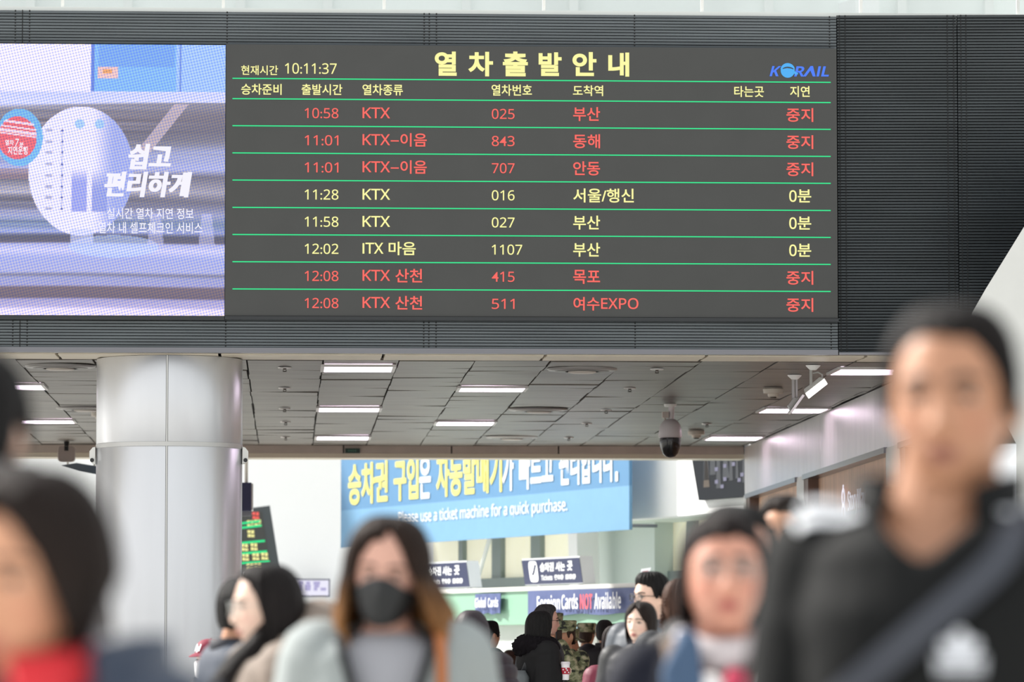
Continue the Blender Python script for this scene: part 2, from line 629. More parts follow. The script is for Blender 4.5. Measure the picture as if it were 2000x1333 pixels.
# ---- far hall: white end wall, kiosk under it
YE = 66.0
wf = empty('wall_back', 'white end wall of the ticket hall', kind='structure')
zk = atY(600, 1172, YE).z
MB().box((-16, YE, zk), (atY(690, 1000, YE).x + 2.5, YE + .4, 9)).build('panel', mat('white_render', (246, 247, 247), .6), wf)
zk2 = atY(600, 1189, YE - 1).z
MB().box((-10, YE - 1.2, zk2), (atY(690, 1000, YE).x + 1, YE, zk)).build('canopy_edge', mat('white_render', (246, 247, 247), .6), wf)
MB().box((-10, YE - .2, 0), (atY(690, 1000, YE).x + 1, YE + .1, zk2)).build('glazed_front', mat('teal_grey_glazing', (138, 156, 162), .25, var=.2, vscale=.8), wf)
p = atY(612, 1200, YE - 1)
MB().lathe([(.1, 0), (.1, zk2)], (p.x, YE - .9, 0), 16).build('slim_post', M_white, wf, True, 40)
for px in (607, 648):
    p = atY(px, 1188, YE - .9)
    d = empty('downlight', 'small round downlight under the far white canopy, %s' % ('above the slim post' if px == 607 else 'beside the dark-haired woman with a mask'), 'ceiling light', loc=(p.x, YE - .9, zk2), group='downlights under the far canopy')
    MB().lathe([(.13, -.03), (.14, 0)], (0, 0, 0), 20).build('rim', M_white, d, True, 40)
    MB().lathe([(.11, -.036), (.11, -.03)], (0, 0, 0), 20).build('lens', emat('downlight_lens', (255, 250, 240), 2.5), d)

# ---- diagonal wall of the ticket hall
wd = empty('wall_diagonal', 'diagonal ticket hall wall, white above and cream windows below', kind='structure')
NU, NWN = -0.4, -1.25
s_end = diag(1560, 1000, NU)[0]
zl = diag(1290, 1011, NU)[1]
M_wwall = mat('white_render', (246, 247, 247), .6)
MB().dbox((.02, NU - .3, zl), (s_end + 1.5, NU, 8.5)).build('upper_wall', M_wwall, wd)
MB().dbox((.02, NWN - .3, zl), (s_end + 1.5, NU - .3, zl + .25)).build('soffit', mat('soffit_sage', (206, 218, 210), .6), wd)
zw0 = diag(1000, 1132, NWN)[1]
M_pane = mat('cream_pane_glow', (226, 224, 204), .5, var=.04, emit=(226, 222, 198), estr=.42)  # faint glow added to the panes, standing in for daylight behind them
M_mull = mat('sage_mullion', (128, 140, 140), .45)
M_tealg = mat('teal_glass', (156, 190, 198), .15, var=.2, vscale=1)
MB().dbox((-.2, NWN - .35, zw0), (s_end + 2, NWN - .25, zl)).build('window_1', M_pane, wd)
MB().dbox((-.2, NWN - .35, 0), (s_end + 2, NWN - .25, zw0)).build('window_2', M_tealg, wd)
mb = MB()
for a, b in ((895, 903), (960, 978), (1036, 1055), (1114, 1133), (1287, 1297), (1341, 1356), (1420, 1436)):
    mb.dbox((diag(a, 1090, NWN - .18)[0], NWN - .26, 0), (diag(b, 1090, NWN - .18)[0], NWN - .18, zl))
mb.build('mullions', M_mull, wd)
MB().dbox((-.2, NWN - .3, zw0 - .10), (s_end + 2, NWN - .12, zw0 + .03)).build('sill', M_mull, wd)
MB().dbox((diag(1172, 1090, NWN)[0], NWN - .2, 0), (diag(1287, 1090, NWN)[0], NWN + .06, zl)).build('grey_bay', mat('bay_grey', (200, 212, 208), .5), wd)
# flared white leg standing before the windows
a0, zA = diag(1136, 1044, NWN + .4)
a1, _ = diag(1154, 1044, NWN + .4)
b0, zB = diag(1150, 1132, NWN + .4)
b1, _ = diag(1166, 1132, NWN + .4)
MB().hexa([DW(b0, NWN + .6, 0), DW(b0, NWN + .3, 0), DW(b1, NWN + .3, 0), DW(b1, NWN + .6, 0),
           DW(a0, NWN + .6, zl), DW(a0, NWN + .3, zl), DW(a1, NWN + .3, zl), DW(a1, NWN + .6, zl)]).build('raking_leg', M_wwall, wd)

# ================================================================== BOARD AND SCREEN
YBD = YF - 0.06
M_led = mat('led_face', (60, 61, 60), 0.55, var=0.04, vscale=4)
bx0, bx1 = atY(440.5, 350, YBD).x, atY(1635, 350, YBD).x
bz0, bz1 = atY(1000, 619, YBD).z, atY(1000, 90.5, YBD).z
board = empty('departure_board', 'wide dark LED train departure board with yellow and red Korean lettering', 'departure board', loc=((bx0 + bx1) / 2, YF, bz0))
MB().box((bx0, YBD, bz0), (bx1, YF - .003, bz1)).build('led_panel', M_led, board)
MB().box((bx0 - .0, YBD - .02, bz0 - .032), (bx1 + .004, YF - .003, bz0 - .004)).build('bottom_ledge', mat('ledge_dark', (52, 54, 56), .35, metal=.5), board)
M_yel = emat('led_yellow', (255, 250, 168))
M_red = emat('led_red', (255, 110, 102))
M_grn = emat('led_green', (58, 238, 150))
YT = YBD - .004


def rowline(yl, yr):
    a, b = atY(454, yl, YT), atY(1622.5, yr, YT)
    z = (a.z + b.z) / 2
    MB().box((a.x, YT, z - .0042), (b.x, YBD - .001, z + .0042)).build('divider_line', M_grn, board)


def ty(y, x):
    return y + (x - 454) * 0.0045


for yl, yr in ((154, 160), (193.7, 199.5), (246.5, 252), (299.5, 305), (352.5, 357.7), (406, 410.7), (459, 463.3), (512, 516.3), (565.2, 569.2)):
    rowline(yl, yr)
mb = MB()
for ch, a, b, t, u in (('열', 849, 892, 100.5, 148), ('차', 914.5, 963, 101, 149), ('출', 982, 1031, 100.5, 149), ('발', 1052, 1097, 102, 148.5), ('안', 1118, 1165, 101.5, 148.5), ('내', 1188, 1229, 102.5, 149.5)):
    textY(mb, ch, a, t, b, u, YT, bold=0.034)
mb.build('title_lettering', M_yel, board)
mb = MB()
textY(mb, '현재시간', 471, 127.5, 543, 146.5, YT, 0.012)
mb.build('clock_caption', M_yel, board)
mb = MB()
textY(mb, '10:11:37', 556.5, 123, 657.5, 144, YT, 0.004)
mb.build('clock_time', M_yel, board)
mb = MB()
for t_, a, b, c, d in (('승차준비', 471, 550, 163.5, 185), ('출발시간', 589, 668.5, 164, 185.5), ('열차종류', 708, 787, 164.5, 186), ('열차번호', 960, 1039, 165, 187),
                       ('도착역', 1119, 1178, 166.5, 187.5), ('타는곳', 1434, 1492, 168, 189.5), ('지연', 1543, 1581.5, 168, 189.5)):
    mb = MB()
    textY(mb, t_, a, c, b, d, YT, 0.014)
    mb.build('column_heading', M_yel, board)
ROWS = [('10:58', 'KTX', '025', '부산', '중지', 1, 762, 1005, 1172), ('11:01', 'KTX-이음', '843', '동해', '중지', 1, 833.5, 1005, 1172), ('11:01', 'KTX-이음', '707', '안동', '중지', 1, 833.5, 1005, 1172),
        ('11:28', 'KTX', '016', '서울/행신', '0분', 0, 762, 1005, 1238), ('11:58', 'KTX', '027', '부산', '0분', 0, 762, 1005, 1172), ('12:02', 'ITX 마음', '1107', '부산', '0분', 0, 812, 1020, 1172),
        ('12:08', 'KTX 산천', '415', '목포', '중지', 1, 824.5, 1005, 1172), ('12:08', 'KTX 산천', '511', '여수EXPO', '중지', 1, 824.5, 1005, 1247)]
for k, (tm, ty_, no, ds, dl, red, xe, ne, de) in enumerate(ROWS):
    y = 53.05 * k
    mrow = M_red if red else M_yel
    mb = MB()
    textY(mb, tm, 595, 210.8 + y, 661, 231 + y, YT, 0.004)
    mb.build('departure_time', mrow, board)
    mb = MB()
    han = len(ty_) > 3
    if not han:
        textY(mb, ty_, 708, 209.8 + y, xe, 231 + y, YT, 0.01)
    else:
        parts_ = ty_.split('-') if '-' in ty_ else ty_.split(' ')
        w = 57 if parts_[0] == 'KTX' else 41
        textY(mb, parts_[0], 708, 209 + y, 708 + (54 if parts_[0] == 'KTX' else 41), 230.5 + y, YT, 0.01)
        textY(mb, parts_[1], {'이음': 782, '마음': 759, '산천': 772}[parts_[1]], 207 + y, xe, 233.5 + y, YT, 0.014)
        if '-' in ty_:
            a = atY(763, 221 + y, YT)
            b = atY(779, 223.6 + y, YT)
            mb.box((a.x, YT, b.z), (b.x, YT + .001, a.z))
    mb.build('train_type', mrow, board)
    mb = MB()
    textY(mb, no, 960.5, 212.5 + y, ne, 232.5 + y, YT, 0.004)
    mb.build('train_number', mrow, board)
    mb = MB()
    if 'EXPO' in ds:
        textY(mb, '여수', 1120, 209 + y, 1171, 235.5 + y, YT, 0.014)
        textY(mb, 'EXPO', 1174, 211 + y, de, 232.5 + y, YT, 0.01)
    else:
        textY(mb, ds, 1119.5, 209 + y, de, 236.5 + y, YT, 0.014)
    mb.build('destination', mrow, board)
    mb = MB()
    if red:
        textY(mb, dl, 1536, 211 + y, 1588.5, 238 + y, YT, 0.014)
    else:
        textY(mb, '0', 1541.5, 212.5 + y, 1556, 235.5 + y, YT, 0.012)
        textY(mb, '분', 1558, 211 + y, 1584.5, 236.5 + y, YT, 0.014)
    mb.build('delay_status', mrow, board)
# rail operator's emblem
mb = MB()
textY(mb, 'K', 1503, 129, 1526, 149, YT, 0.04, 0.25)
for t_, a, b in (('R', 1551, 1571), ('L', 1603.5, 1619)):
    textY(mb, t_, a, 129.5, b, 149.5, YT, 0.04, 0.2)
for q_ in (((1568, 149.5), (1574, 149.5), (1586.5, 133), (1583, 129)), ((1583, 129), (1580.5, 132.5), (1587.5, 149.5), (1593, 149.5), (1588, 129)), ((1594.5, 149.5), (1599.5, 149.5), (1603.5, 129.5), (1598.5, 129.5))):
    mb.add([atY(x_, y_, YT) for x_, y_ in q_], [tuple(range(len(q_)))])
c = atY(1538.5, 138, YT)
r1 = 15 * .00395
mb2 = MB()
ang = [R(t) for t in range(18, 169, 10)]
mb2.add([c + Vector((r1 * math.cos(a) * .98, 0, r1 * math.sin(a))) for a in ang] + [c + Vector((r1 * .9 * math.cos(a) * (1 if math.cos(a) > 0 else .9), 0, r1 * .55 * math.sin(a) - .002)) for a in ang][::-1], [tuple(range(2 * len(ang)))])
ang = [R(t) for t in range(-205, 26, 11)]
mb2.add([c + Vector((r1 * math.cos(a) * .93, 0, r1 * math.sin(a) * .95)) for a in ang] + [c + Vector((.8 * r1 * math.cos(a), 0, r1 * .30 * math.sin(a) + .001)) for a in [R(t) for t in range(30, 150, 14)]], [tuple(range(len(ang) + len(range(30, 150, 14))))])
mb2.add([c + Vector(v) * 1.0 for v in ((-.01, 0, .022), (.035, 0, .008), (.085, 0, -.024), (.065, 0, -.036), (.03, 0, -.004))], [(0, 1, 2, 3, 4)])
lo = mb.build('logo_lettering', emat('led_blue', (82, 130, 250)), board)
mb2.build('logo_swirl', emat('led_sky', (84, 178, 246)), board)
settle(board)

# ---- advertising screen left of the board
vs = empty('video_screen', 'bright LED video screen showing a bluish train advertisement', 'screen', loc=(atY(100, 400, YBD).x, YF, bz0))
vx0, vx1 = atY(-420, 350, YBD).x, atY(439.5, 350, YBD).x
vz0, vz1 = atY(200, 616.5, YBD).z, atY(200, 86.5, YBD).z
NX, NZ = 520, 330
gx = np.linspace(-420, 439.5, NX)
gy = np.linspace(616.5, 86.5, NZ)
PX, PY = np.meshgrid(gx, gy)
img = np.zeros((NZ, NX, 3))
rs = np.random.RandomState(4)


def sm(a, lo_, hi_):
    t = np.clip((a - lo_) / (hi_ - lo_), 0, 1)
    return t * t * (3 - 2 * t)


keys = [(80, (250, 240, 248)), (178, (240, 234, 250)), (182, (205, 212, 244)), (200, (214, 218, 246)), (206, (146, 144, 158)), (232, (120, 113, 124)), (262, (110, 106, 120)), (284, (126, 124, 138)),
        (304, (166, 172, 206)), (330, (176, 182, 222)), (345, (116, 114, 130)), (375, (166, 162, 174)), (395, (112, 110, 126)), (420, (158, 162, 194)), (438, (120, 138, 168)), (455, (150, 160, 204)), (463, (84, 86, 106)), (474, (96, 92, 112)),
        (478, (176, 180, 222)), (490, (210, 210, 240)), (505, (172, 180, 226)), (532, (176, 180, 220)), (538, (128, 128, 152)), (544, (160, 164, 204)), (558, (164, 164, 206)), (563, (116, 100, 112)), (582, (108, 94, 110)), (586, (166, 160, 200)), (600, (190, 182, 218)), (605, (240, 226, 244)), (640, (238, 224, 242))]
ky = np.array([k[0] for k in keys], float)
kc = np.array([k[1] for k in keys], float)
drift = PY + 1.2 * np.sin(PX / 90.0) * (PY > 300) + (PX - 200) * 0.03 * ((PY > 200) & (PY < 300))
for c_ in range(3):
    img[..., c_] = np.interp(drift, ky, kc[:, c_])
streak = np.array([rs.normal() for _ in range(NZ)])
streak = np.convolve(streak, np.ones(4) / 4, 'same')
img += (streak[:, None] * 26 * ((PY > 200) & (PY < 460)))[..., None] * np.clip(.5 + .5 * np.sin(PX / 130 + 1), 0, 1)[..., None]


def paint(mask, colr, a=1.0):
    k = (mask * a)[..., None]
    img[:] = img * (1 - k) + np.array(colr, float) * k


top = (PY < 179)
paint(top & (PX > 175), (122, 184, 238), .95)
paint(top & (PX > 175) & (PX < 182), (88, 116, 210), .8)
paint(top & (PX > 342), (176, 204, 246), .7)
paint(top & (PX > 349) & (PX < 353), (92, 128, 214), .8)
paint((PY < 130) & (PX > 190) & (PX < 340), (104, 150, 226), .5)
paint((PX > 189) & (PX < 229) & (PY > 131) & (PY < 154), (246, 196, 190), .95)
paint((PX > 199) & (PX < 217) & (PY > 136) & (PY < 143), (240, 160, 90), .9)
dl = np.abs((PX - 352) * 0.78 + (PY - 205) * 0.62)
paint((dl < 11) & (PY > 203) & (PY < 300), (206, 188, 196), .75)
paint((PX < 60) & (PY > 330) & (PY < 352), (150, 124, 136), .7)
e = ((PX - 157) / 103) ** 2 + ((PY - 335) / 126) ** 2
paint(e < 1, (246, 240, 250), .95)
paint((e < 1) & (PX > 139) & (PX < 169) & (PY > 250) & (PY < 414), (140, 152, 226), sm(PY, 325, 360) * .8)
paint((e < 1) & (PX > 178) & (PX < 209) & (PY > 250) & (PY < 414), (132, 146, 216), sm(PY, 325, 375) * .8)
paint((e < 1) & (PX > 176), (146, 162, 222), sm(PX, 176, 225) * .80)
paint((e < 1) & (np.abs(PX - 120) < 1.3) & (PY > 255) & (PY < 410), (150, 164, 216), .8)
for yy in (256, 278, 299, 322, 344, 366, 387, 409):
    paint((e < 1) & (((PX - 120) ** 2 + (PY - yy) ** 2) < 5), (60, 84, 170), .9)
    paint((e < 1) & (np.abs(PX - 94) < 7) & (np.abs(PY - yy) < 2.5), (168, 172, 206), .8)
for xx in (154, 193):
    paint((e < 1) & (((PX - xx) ** 2 + (PY - 243) ** 2) < 90), (150, 200, 236), .8)
paint(((PX - 222) / 88) ** 2 + ((PY - 482) / 22) ** 2 < 1, (190, 212, 246), .6)
paint((np.abs(PX - 160) < 22) & (np.abs(PY - 462) < 14), (206, 214, 246), .7)
for xx in (304, 404):
    paint((np.abs(PX - xx) < 12 + (PY - 440) * .1) & (PY > 418) & (PY < 478), (206, 206, 238), .55)
e2 = np.sqrt((PX - 36) ** 2 + ((PY - 270) / 1.22) ** 2)
paint(e2 < 46, (110, 186, 232), .95)
e3 = np.sqrt((PX - 32) ** 2 + ((PY - 271) / 1.1) ** 2)
paint(e3 < 38, (244, 92, 106), .96)
for q, wv in ((0, 2.4), (10, 1.6), (18, 3.0), (24, 1.4)):
    paint((np.abs(PY - (238 + q + (PX - 10) * .13)) < wv) & (PX < 70) & (PX > -10) & (e3 < 40), (252, 232, 240), .9)
img = np.clip(img, 0, 255) / 255.0
img = np.where(img <= .04045, img / 12.92, ((img + .055) / 1.055) ** 2.4)
verts = np.stack([np.linspace(vx0, vx1, NX)[None, :].repeat(NZ, 0), np.full((NZ, NX), YBD - .002), np.linspace(vz0, vz1, NZ)[:, None].repeat(NX, 1)], -1).reshape(-1, 3)
idx = np.arange(NX * NZ).reshape(NZ, NX)
faces = np.stack([idx[:-1, :-1], idx[:-1, 1:], idx[1:, 1:], idx[1:, :-1]], -1).reshape(-1, 4)
me = bpy.data.meshes.new('picture')
me.from_pydata(verts.tolist(), [], faces.tolist())
ca = me.color_attributes.new('picture', 'FLOAT_COLOR', 'POINT')
ca.data.foreach_set('color', np.concatenate([img.reshape(-1, 3), np.ones((NX * NZ, 1))], 1).astype(np.float32).ravel())
m = bpy.data.materials.new('led_picture')
m.use_nodes = True
nt = m.node_tree
b = nt.nodes['Principled BSDF']
b.inputs['Base Color'].default_value = (.02, .02, .02, 1)
b.inputs['Roughness'].default_value = .6
at = nt.nodes.new('ShaderNodeAttribute')
at.attribute_name = 'picture'
tcn = nt.nodes.new('ShaderNodeTexCoord')
# round diodes in a staggered grid: bright core, bluish in between
mp = nt.nodes.new('ShaderNodeMapping')
mp.inputs['Scale'].default_value = (46, 46, 46)
mp.inputs['Rotation'].default_value = (0, R(14), 0)
nt.links.new(tcn.outputs['Object'], mp.inputs[0])
sp = nt.nodes.new('ShaderNodeSeparateXYZ')
nt.links.new(mp.outputs[0], sp.inputs[0])


def mth(op, a, bb=None):
    n = nt.nodes.new('ShaderNodeMath')
    n.operation = op
    for i, q in enumerate((a, bb)):
        if q is None:
            continue
        if isinstance(q, (int, float)):
            n.inputs[i].default_value = q
        else:
            nt.links.new(q, n.inputs[i])
    return n.outputs[0]


sxx = mth('SINE', mth('MULTIPLY', sp.outputs['X'], 6.2832))
szz = mth('SINE', mth('MULTIPLY', sp.outputs['Z'], 6.2832))
dots = mth('ADD', mth('MULTIPLY', mth('ADD', sxx, szz), 0.25), 0.5)
mx = nt.nodes.new('ShaderNodeMix')
mx.data_type = 'RGBA'
mx.inputs['A'].default_value = (.42, .58, 1.22, 1)
mx.inputs['B'].default_value = (1.50, 1.32, .96, 1)
nt.links.new(dots, mx.inputs['Factor'])
mu = nt.nodes.new('ShaderNodeMix')
mu.data_type = 'RGBA'
mu.blend_type = 'MULTIPLY'
mu.inputs['Factor'].default_value = 1
nt.links.new(at.outputs['Color'], mu.inputs['A'])
nt.links.new(mx.outputs['Result'], mu.inputs['B'])
nt.links.new(mu.outputs['Result'], b.inputs['Emission Color'])
b.inputs['Emission Strength'].default_value = 0.96
me.materials.append(m)
po = bpy.data.objects.new('picture', me)
COL.objects.link(po)
po.parent = vs
MB().box((vx0, YBD, vz0), (vx1, YF - .003, vz1)).build('led_cabinet', M_black, vs)
MB().box((vx0, YBD - .02, vz0 - .034), (vx1, YF - .003, vz0 - .004)).build('bottom_ledge', MATS['ledge_dark'], vs)
M_wl = emat('led_white', (246, 244, 255))
mb = MB()
for o_ in (-1.4, 0, 1.4):
    textY(mb, '쉽고', 252 + o_, 281, 333 + o_, 331, YT - .0003 * o_, .026, .18)
    textY(mb, '편리하게', 205 + o_, 335, 374 + o_, 385, YT - .0003 * o_, .026, .18)
mb.build('slogan_lettering', M_wl, vs)
mb = MB()
textY(mb, '실시간 열차 지연 정보', 209, 406, 378, 427.5, YT, .006)
textY(mb, '열차 내 셀프체크인 서비스', 192, 433.5, 395, 456, YT, .006)
mb.build('caption_lettering', M_wl, vs)
mb = MB()
textY(mb, '열차', 10, 273, 27, 284, YT, .02)
textY(mb, '7', 29, 271, 37, 287, YT, .01, .2)
textY(mb, '분', 38, 278, 46, 287, YT, .02)
textY(mb, '지연운행', 15, 286, 54, 302, YT, .02)
mb.build('badge_lettering', M_wl, vs)
settle(vs)
# ================================================================== THINGS ON THE LOW CEILING
M_lamp = mat('light_panel', (240, 226, 244), .4, emit=(255, 232, 255), estr=6.0)
M_frame = mat('lamp_frame', (196, 192, 190), .35, metal=.4)
CZ = CEIL - .008
lights = [(634, 767, 712, 722, 'square ceiling light nearest the facade, just right of the steel column'),
          (624, 741, 793.5, 800.5, 'square ceiling light in the middle of the row of three right of the column'),
          (620, 720, 850, 856, 'square ceiling light deepest in the row of three right of the column'),
          (901, 1026, 754, 761, 'square ceiling light left of the large round air diffuser'),
          (856, 966, 821, 827.5, 'square ceiling light above the middle of the blue hanging banner'),
          (1643, 1778, 717, 728, 'square ceiling light nearest the facade beside the twin floodlights'),
          (1498, 1618, 795, 803, 'square ceiling light in the middle along the shop wall'),
          (1390, 1490, 850.5, 857, 'square ceiling light deepest along the shop wall, right of the domed camera'),
          (-50, 79, 748, 757, 'square ceiling light left of the column, nearer the facade'),
          (30, 140, 818, 823.5, 'square ceiling light left of the column, above the square grey speaker')]
for a, b_, c, d, lab in lights:
    p0, p1 = atZ(a, c, CEIL), atZ(b_, c, CEIL)
    q0 = atZ(a, d, CEIL)
    w = p1.x - p0.x
    yn, yf = p0.y, q0.y
    if yn > yf:
        yn, yf = yf, yn
    L = empty('ceiling_light', lab, 'ceiling light', loc=((p0.x + p1.x) / 2, (yn + yf) / 2, CZ), group='square lights in the low ceiling')
    hw, hd = w / 2, max((yf - yn) / 2, .25)
    mb = MB()
    for x0_, x1_, y0_, y1_ in ((-hw - .03, -hw, -hd - .03, hd + .03), (hw, hw + .03, -hd - .03, hd + .03), (-hw, hw, -hd - .03, -hd), (-hw, hw, hd, hd + .03)):
        mb.box((x0_, y0_, -.014), (x1_, y1_, .006))
    mb.build('frame', M_frame, L)
    MB().box((-hw, -hd, -.012), (hw, hd, .004)).build('diffuser', M_lamp, L)

for px, py, lab in ((1137, 720, 'large round air diffuser nearest the facade'), (1052, 799, 'round air diffuser in the middle of the ceiling, left of the domed camera'), (1000, 853, 'round air diffuser deepest in the ceiling above the blue banner'),
                    (118, 714, 'round air diffuser left of the steel column, nearest the facade'), (168, 796, 'round air diffuser half hidden behind the left side of the column')):
    p = atZ(px, py, CEIL)
    v = empty('air_diffuser', lab, 'air vent', loc=(p.x, p.y, CZ), group='round air diffusers')
    MB().lathe([(.24, -.014), (.275, -.010), (.285, 0), (.285, .004)], seg=40).build('rim', mat('diffuser_rim', (150, 148, 146), .35, metal=.4), v, True, 40)
    for r in (.2, .14):
        MB().lathe([(r, -.02), (r + .02, -.016), (r + .03, -.008), (r + .012, -.004)], seg=40).build('ring', mat('diffuser_ring', (120, 118, 116), .4, metal=.4), v, True, 50)
    MB().lathe([(.09, -.034), (.115, -.028), (.115, -.02)], seg=32).build('centre_disc', mat('diffuser_disc', (188, 180, 172), .4), v, True, 40)

spr = [(556, 717, 'beside the front light right of the column'), (556, 757, 'second from the facade, near the column'), (556, 797, 'third from the facade, near the column'), (558, 823, 'fourth from the facade, near the column'), (558, 853, 'deepest of those near the column'),
       (1283, 720, 'right of the large round air diffuser'), (1230, 757, 'second from the facade, in the middle of the ceiling'), (1184, 800, 'third from the facade, left of the domed camera'), (1146, 826, 'fourth from the facade, left of the domed camera'), (1111, 854, 'deepest in the middle of the ceiling'), (1381, 827, 'right of the domed camera')]
first = None
for px, py, lab in spr:
    p = atZ(px, py, CEIL)
    v = empty('sprinkler', 'small ceiling sprinkler ' + lab, 'sprinkler', loc=(p.x, p.y, CZ), group='ceiling sprinklers')
    if first is None:
        MB().lathe([(.05, -.006), (.055, 0), (.055, .003)], seg=18).build('rosette', M_frame, v, True, 40)
        mb = MB()
        mb.lathe([(.012, -.016), (.016, 0)], seg=10)
        for s in (-1, 1):
            mb.tube([(s * .010, 0, -.015), (s * .015, 0, -.022), (0, 0, -.03)], .003, 6)
        mb.lathe([(.018, -.034), (.018, -.031)], seg=12)
        mb.build('nozzle', mat('dark_bronze', (70, 62, 56), .4, metal=.6), v, True, 40)
        first = v
    else:
        for ch in first.children:
            c2 = ch.copy()
            COL.objects.link(c2)
            c2.parent = v
for px, py, lab in ((1510, 757, 'round white smoke detector left of the twin floodlights'), (1360, 840, 'round beige smoke detector beside the domed camera'), (196, 803, 'small smoke detector peeking out left of the steel column')):
    p = atZ(px, py, CEIL)
    v = empty('smoke_detector', lab, 'smoke detector', loc=(p.x, p.y, CZ))
    MB().lathe([(.045, -.075), (.05, -.05), (.085, -.045), (.09, -.01), (.08, 0), (.08, .003)], seg=28).build('body', mat('detector_ivory', (196, 188, 176), .45), v, True, 40)
    MB().lathe([(.028, -.088), (.03, -.075)], seg=16).build('sensor', mat('dark_bronze'), v, True, 40)

# domed camera
p = atZ(1309, 789, CEIL)
d = p.y
sc_ = d / FPX
cam_t = empty('dome_camera', 'white domed surveillance camera with black lens hood hanging from the ceiling', 'security camera', loc=(p.x, p.y, CZ))
MB().lathe([(.055, -.02), (.06, 0), (.06, .003)], seg=24).build('ceiling_plate', M_white, cam_t, True, 40)
mb = MB()
mb.lathe([(.028, -.16), (.028, 0)], (.01, 0, 0), seg=16)
mb.build('drop_pole', mat('camera_white', (214, 208, 210), .3), cam_t, True, 40)
mb = MB()
mb.box((-.075, -.04, -.125), (-.018, .04, -.07))
mb.tube([(-.05, 0, -.12), (-.045, 0, -.16), (-.02, 0, -.18)], .008, 8)
mb.build('junction_box', mat('camera_beige', (186, 174, 166), .4), cam_t)
MB().lathe([(.0, -.135), (.05, -.14), (.078, -.165), (.098, -.20), (.108, -.26), (.110, -.305), (.10, -.31)], seg=36).build('housing', MATS['camera_white'], cam_t, True, 50)
MB().lathe([(.098, -.308), (.1, -.345), (.092, -.40), (.072, -.455), (.045, -.485), (.0, -.495)], seg=36).build('lens_dome', mat('smoked_dome', (14, 14, 16), .12), cam_t, True, 60)


# twin floodlights
M_flw = mat('flood_white', (232, 232, 230), .35)
for px, py, lit, lab in ((1588, 713, True, 'lit white floodlight on a ceiling bracket'), (1552, 732, False, 'unlit white floodlight seen edge-on beside the lit one')):
    p = atZ(px, py, CEIL)
    v = empty('floodlight', lab, 'floodlight', loc=(p.x, p.y, CZ))
    u = p.y / FPX
    MB().lathe([(.025, -.035), (.055, -.006), (.06, 0), (.06, .003)], seg=20).build('ceiling_plate', M_flw, v, True, 40)
    mb = MB()
    if lit:
        mb.box((-.028, -.01, -.16), (-.008, .01, -.03))
        mb.tube([(.0, .01, -.06), (.04, .01, -.05), (.075, .01, -.07), (.07, .01, -.11)], .007, 8)
        mb.build('bracket', mat('bracket_grey', (170, 170, 168), .4), v)
        T = Matrix.Translation((.012, 0, -.17)) @ Matrix.Rotation(R(-38), 4, 'Y') @ Matrix.Rotation(R(38), 4, 'X')
        mb = MB()
        mb.hexa([T @ Vector(q) for q in ((-.10, -.03, -.035), (.10, -.03, -.035), (.08, .03, -.025), (-.08, .03, -.025), (-.10, -.03, .035), (.10, -.03, .035), (.08, .03, .025), (-.08, .03, .025))])
        mb.build('head', M_flw, v)
        MB().hexa([T @ Vector(q) for q in ((-.093, -.034, -.029), (.093, -.034, -.029), (.093, -.03, -.029), (-.093, -.03, -.029), (-.093, -.034, .029), (.093, -.034, .029), (.093, -.03, .029), (-.093, -.03, .029))]).build('lens', emat('flood_lens', (255, 252, 248), 4.0), v)
    else:
        mb.box((-.022, -.02, -.19), (-.004, .02, -.03))
        mb.box((.006, -.02, -.2), (.022, .02, -.03))
        mb.build('bracket', mat('bracket_grey'), v)
        T = Matrix.Translation((.01, 0, -.24)) @ Matrix.Rotation(R(-54), 4, 'Y')
        MB().box((-.09, -.1, -.010), (.09, .1, .010)).build('head', M_flw, v)
        v.children[-1].data.transform(T)
        MB().hexa([T @ Vector(q) for q in ((-.07, -.05, .012), (.05, -.05, .012), (.05, .05, .012), (-.07, .05, .012), (-.05, -.04, .05), (.03, -.04, .05), (.03, .04, .05), (-.05, .04, .05))]).build('driver_box', mat('bracket_grey'), v)

# square speaker left of the column
p = atZ(130, 862, CEIL)
v = empty('speaker', 'square grey speaker hanging left of the column', 'speaker', loc=(p.x, p.y, CZ))
MB().lathe([(.02, -.06), (.03, 0), (.03, .003)], seg=14).build('bracket', M_dark, v, True, 40)
mb = MB()
h = .095
ring = []
for a in range(0, 360, 10):
    ca_, sa_ = math.cos(R(a)), math.sin(R(a))
    e_ = (abs(ca_) ** 6 + abs(sa_) ** 6) ** (-1 / 6)
    ring.append((h * e_ * ca_, h * .92 * e_ * sa_))
mb.loft([[(x * k, y, z - .135) for x, z in ring] for y, k in ((-.03, .94), (-.02, 1), (.05, 1), (.07, .9))])
mb.build('cabinet', mat('speaker_taupe', (150, 136, 130), .5), v, True, 40)
MB().box((-.022, -.036, -.1), (.022, -.03, -.05)).build('clip', M_dark, v)

# exit sign on the beam
a, b_ = atY(674, 886, YB), atY(703, 876.5, YB)
v = empty('exit_sign', 'small dark green emergency sign on the beige beam', 'exit sign', loc=((a.x + b_.x) / 2, YB, a.z))
MB().box((a.x, YB - .03, a.z), (b_.x, YB - .002, b_.z)).build('housing', mat('exit_green', (24, 52, 44), .4), v)
mb = MB()
w, h = b_.x - a.x, b_.z - a.z
for k in range(4):
    mb.box((a.x + w * (.2 + .15 * k), YB - .032, a.z + h * .35), (a.x + w * (.3 + .15 * k), YB - .0295, a.z + h * .65))
mb.build('pictogram', mat('exit_mark', (70, 120, 100), .5), v)
settle(v)

